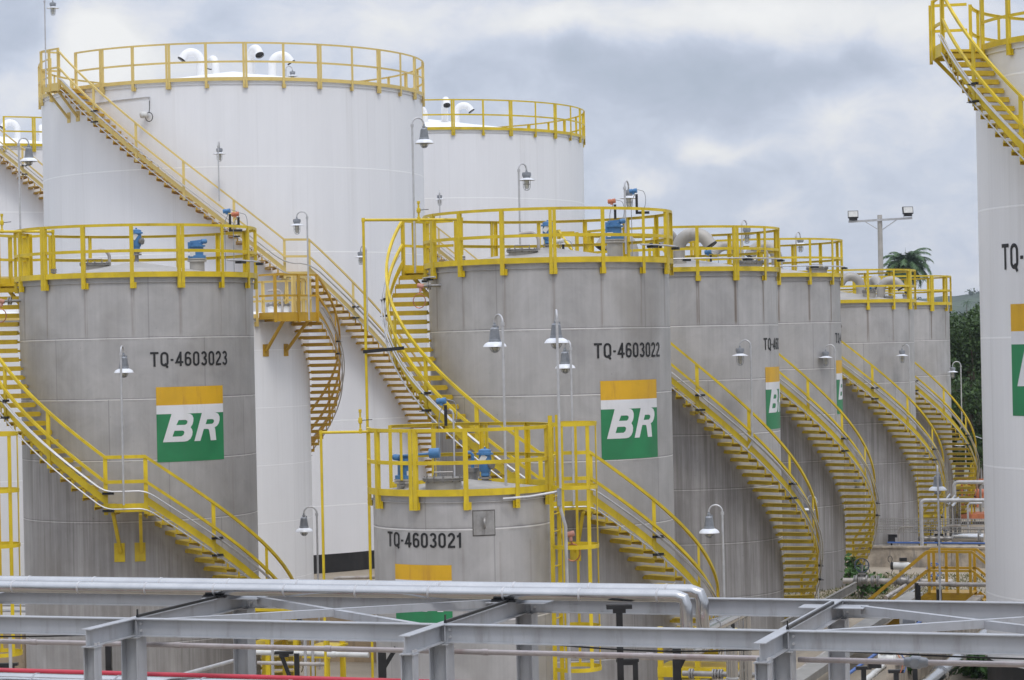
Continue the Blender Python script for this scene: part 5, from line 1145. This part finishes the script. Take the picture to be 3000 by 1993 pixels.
sub = nt.nodes.new('ShaderNodeVectorMath'); sub.operation = 'SUBTRACT'; lk(nt, dirv, sub.inputs[0]); sub.inputs[1].default_value = (.015, .015, .015); lk(nt, sub.outputs[0], wv.inputs[2])
acc = None
# cloud banks hung at fixed headings (heading, half-width, elevation, half-height, brightness)
BANKS = []
def bank(px, py, rx, ry, amt):
    d = ray(px, py).normalized(); BANKS.append((d.x, d.z, rx / F, ry / F, amt))
for b in ((300, 125, 150, 105, .42), (240, 90, 70, 50, .1), (330, 230, 260, 90, .12), (60, 90, 130, 150, -.28), (560, 60, 300, 90, -.2), (60, 330, 160, 90, .1), (1050, 60, 420, 80, .12), (1620, 70, 130, 55, .3), (2150, 30, 620, 90, .3), (1900, 205, 420, 85, -.25), (2350, 235, 260, 60, -.2), (2640, 70, 220, 130, .12), (2100, 310, 300, 60, -.14), (2130, 455, 105, 34, .24), (2060, 480, 60, 26, .14), (1880, 560, 80, 30, .2), (2230, 640, 180, 40, .12), (2600, 380, 300, 160, .12), (2480, 370, 70, 40, .12), (2440, 200, 120, 60, -.12), (1500, 120, 160, 60, -.06)): bank(*b)
sv = nt.nodes.new('ShaderNodeSeparateXYZ'); lk(nt, wv.outputs[0], sv.inputs[0])
for bx, bz, rx, rz, amt in BANKS:
    dx = math_(nt, 'MULTIPLY', math_(nt, 'SUBTRACT', sv.outputs[0], bx), 1 / rx); dz = math_(nt, 'MULTIPLY', math_(nt, 'SUBTRACT', sv.outputs[2], bz), 1 / rz)
    g = math_(nt, 'MULTIPLY', math_(nt, 'EXPONENT', math_(nt, 'MULTIPLY', math_(nt, 'ADD', math_(nt, 'MULTIPLY', dx, dx), math_(nt, 'MULTIPLY', dz, dz)), -1.0)), amt)
    acc = g if acc is None else math_(nt, 'ADD', acc, g)
acc = math_(nt, 'MULTIPLY', acc, smooth(nt, sp.outputs[1], .5, .9))
c = math_(nt, 'ADD', math_(nt, 'MULTIPLY_ADD', n1, 1.15, -.575), math_(nt, 'MULTIPLY_ADD', n2, .8, -.4)); c = math_(nt, 'ADD', math_(nt, 'MULTIPLY', c, .55), math_(nt, 'ADD', math_(nt, 'MULTIPLY_ADD', n0, .36, -.18), .565)); c = math_(nt, 'ADD', c, acc)
ramp = nt.nodes.new('ShaderNodeValToRGB'); cr = ramp.color_ramp; lk(nt, c, ramp.inputs[0])
CS = 10.0
cr.elements[0].position = .2; cr.elements[0].color = (.38, .43, .52, 1); cr.elements[1].position = .92; cr.elements[1].color = (.80, .80, .795, 1)
for pos, col in ((.40, (.445, .49, .59, 1)), (.54, (.53, .575, .675, 1)), (.66, (.645, .665, .725, 1)), (.78, (.735, .74, .75, 1))): e = cr.elements.new(pos); e.color = col
# overcast dome: brighter overhead
el = smooth(nt, sp.outputs[2], .1, .9, 1.0, 2.0)
vm = nt.nodes.new('ShaderNodeVectorMath'); vm.operation = 'SCALE'; lk(nt, ramp.outputs[0], vm.inputs[0]); lk(nt, math_(nt, 'MULTIPLY', el, CS), vm.inputs['Scale'])
lk(nt, mix(nt, .92, sky.outputs[0], vm.outputs[0]), bg.inputs['Color']); bg.inputs['Strength'].default_value = .1
sl = bpy.data.lights.new('sun', 'SUN'); sl.energy = 1.0; sl.angle = R_(14); sl.color = (1, .96, .9); so = bpy.data.objects.new('sun', sl); COL.objects.link(so)
sd = Vector((math.sin(SUN_AZ) * math.cos(SUN_EL), math.cos(SUN_AZ) * math.cos(SUN_EL), math.sin(SUN_EL)))
so.rotation_euler = sd.to_track_quat('Z', 'Y').to_euler(); so.location = (0, 0, 60)
vs_ = scene.view_settings; vs_.view_transform = 'Standard'; vs_.look = 'None'; vs_.exposure = 0.24; vs_.gamma = 1.0
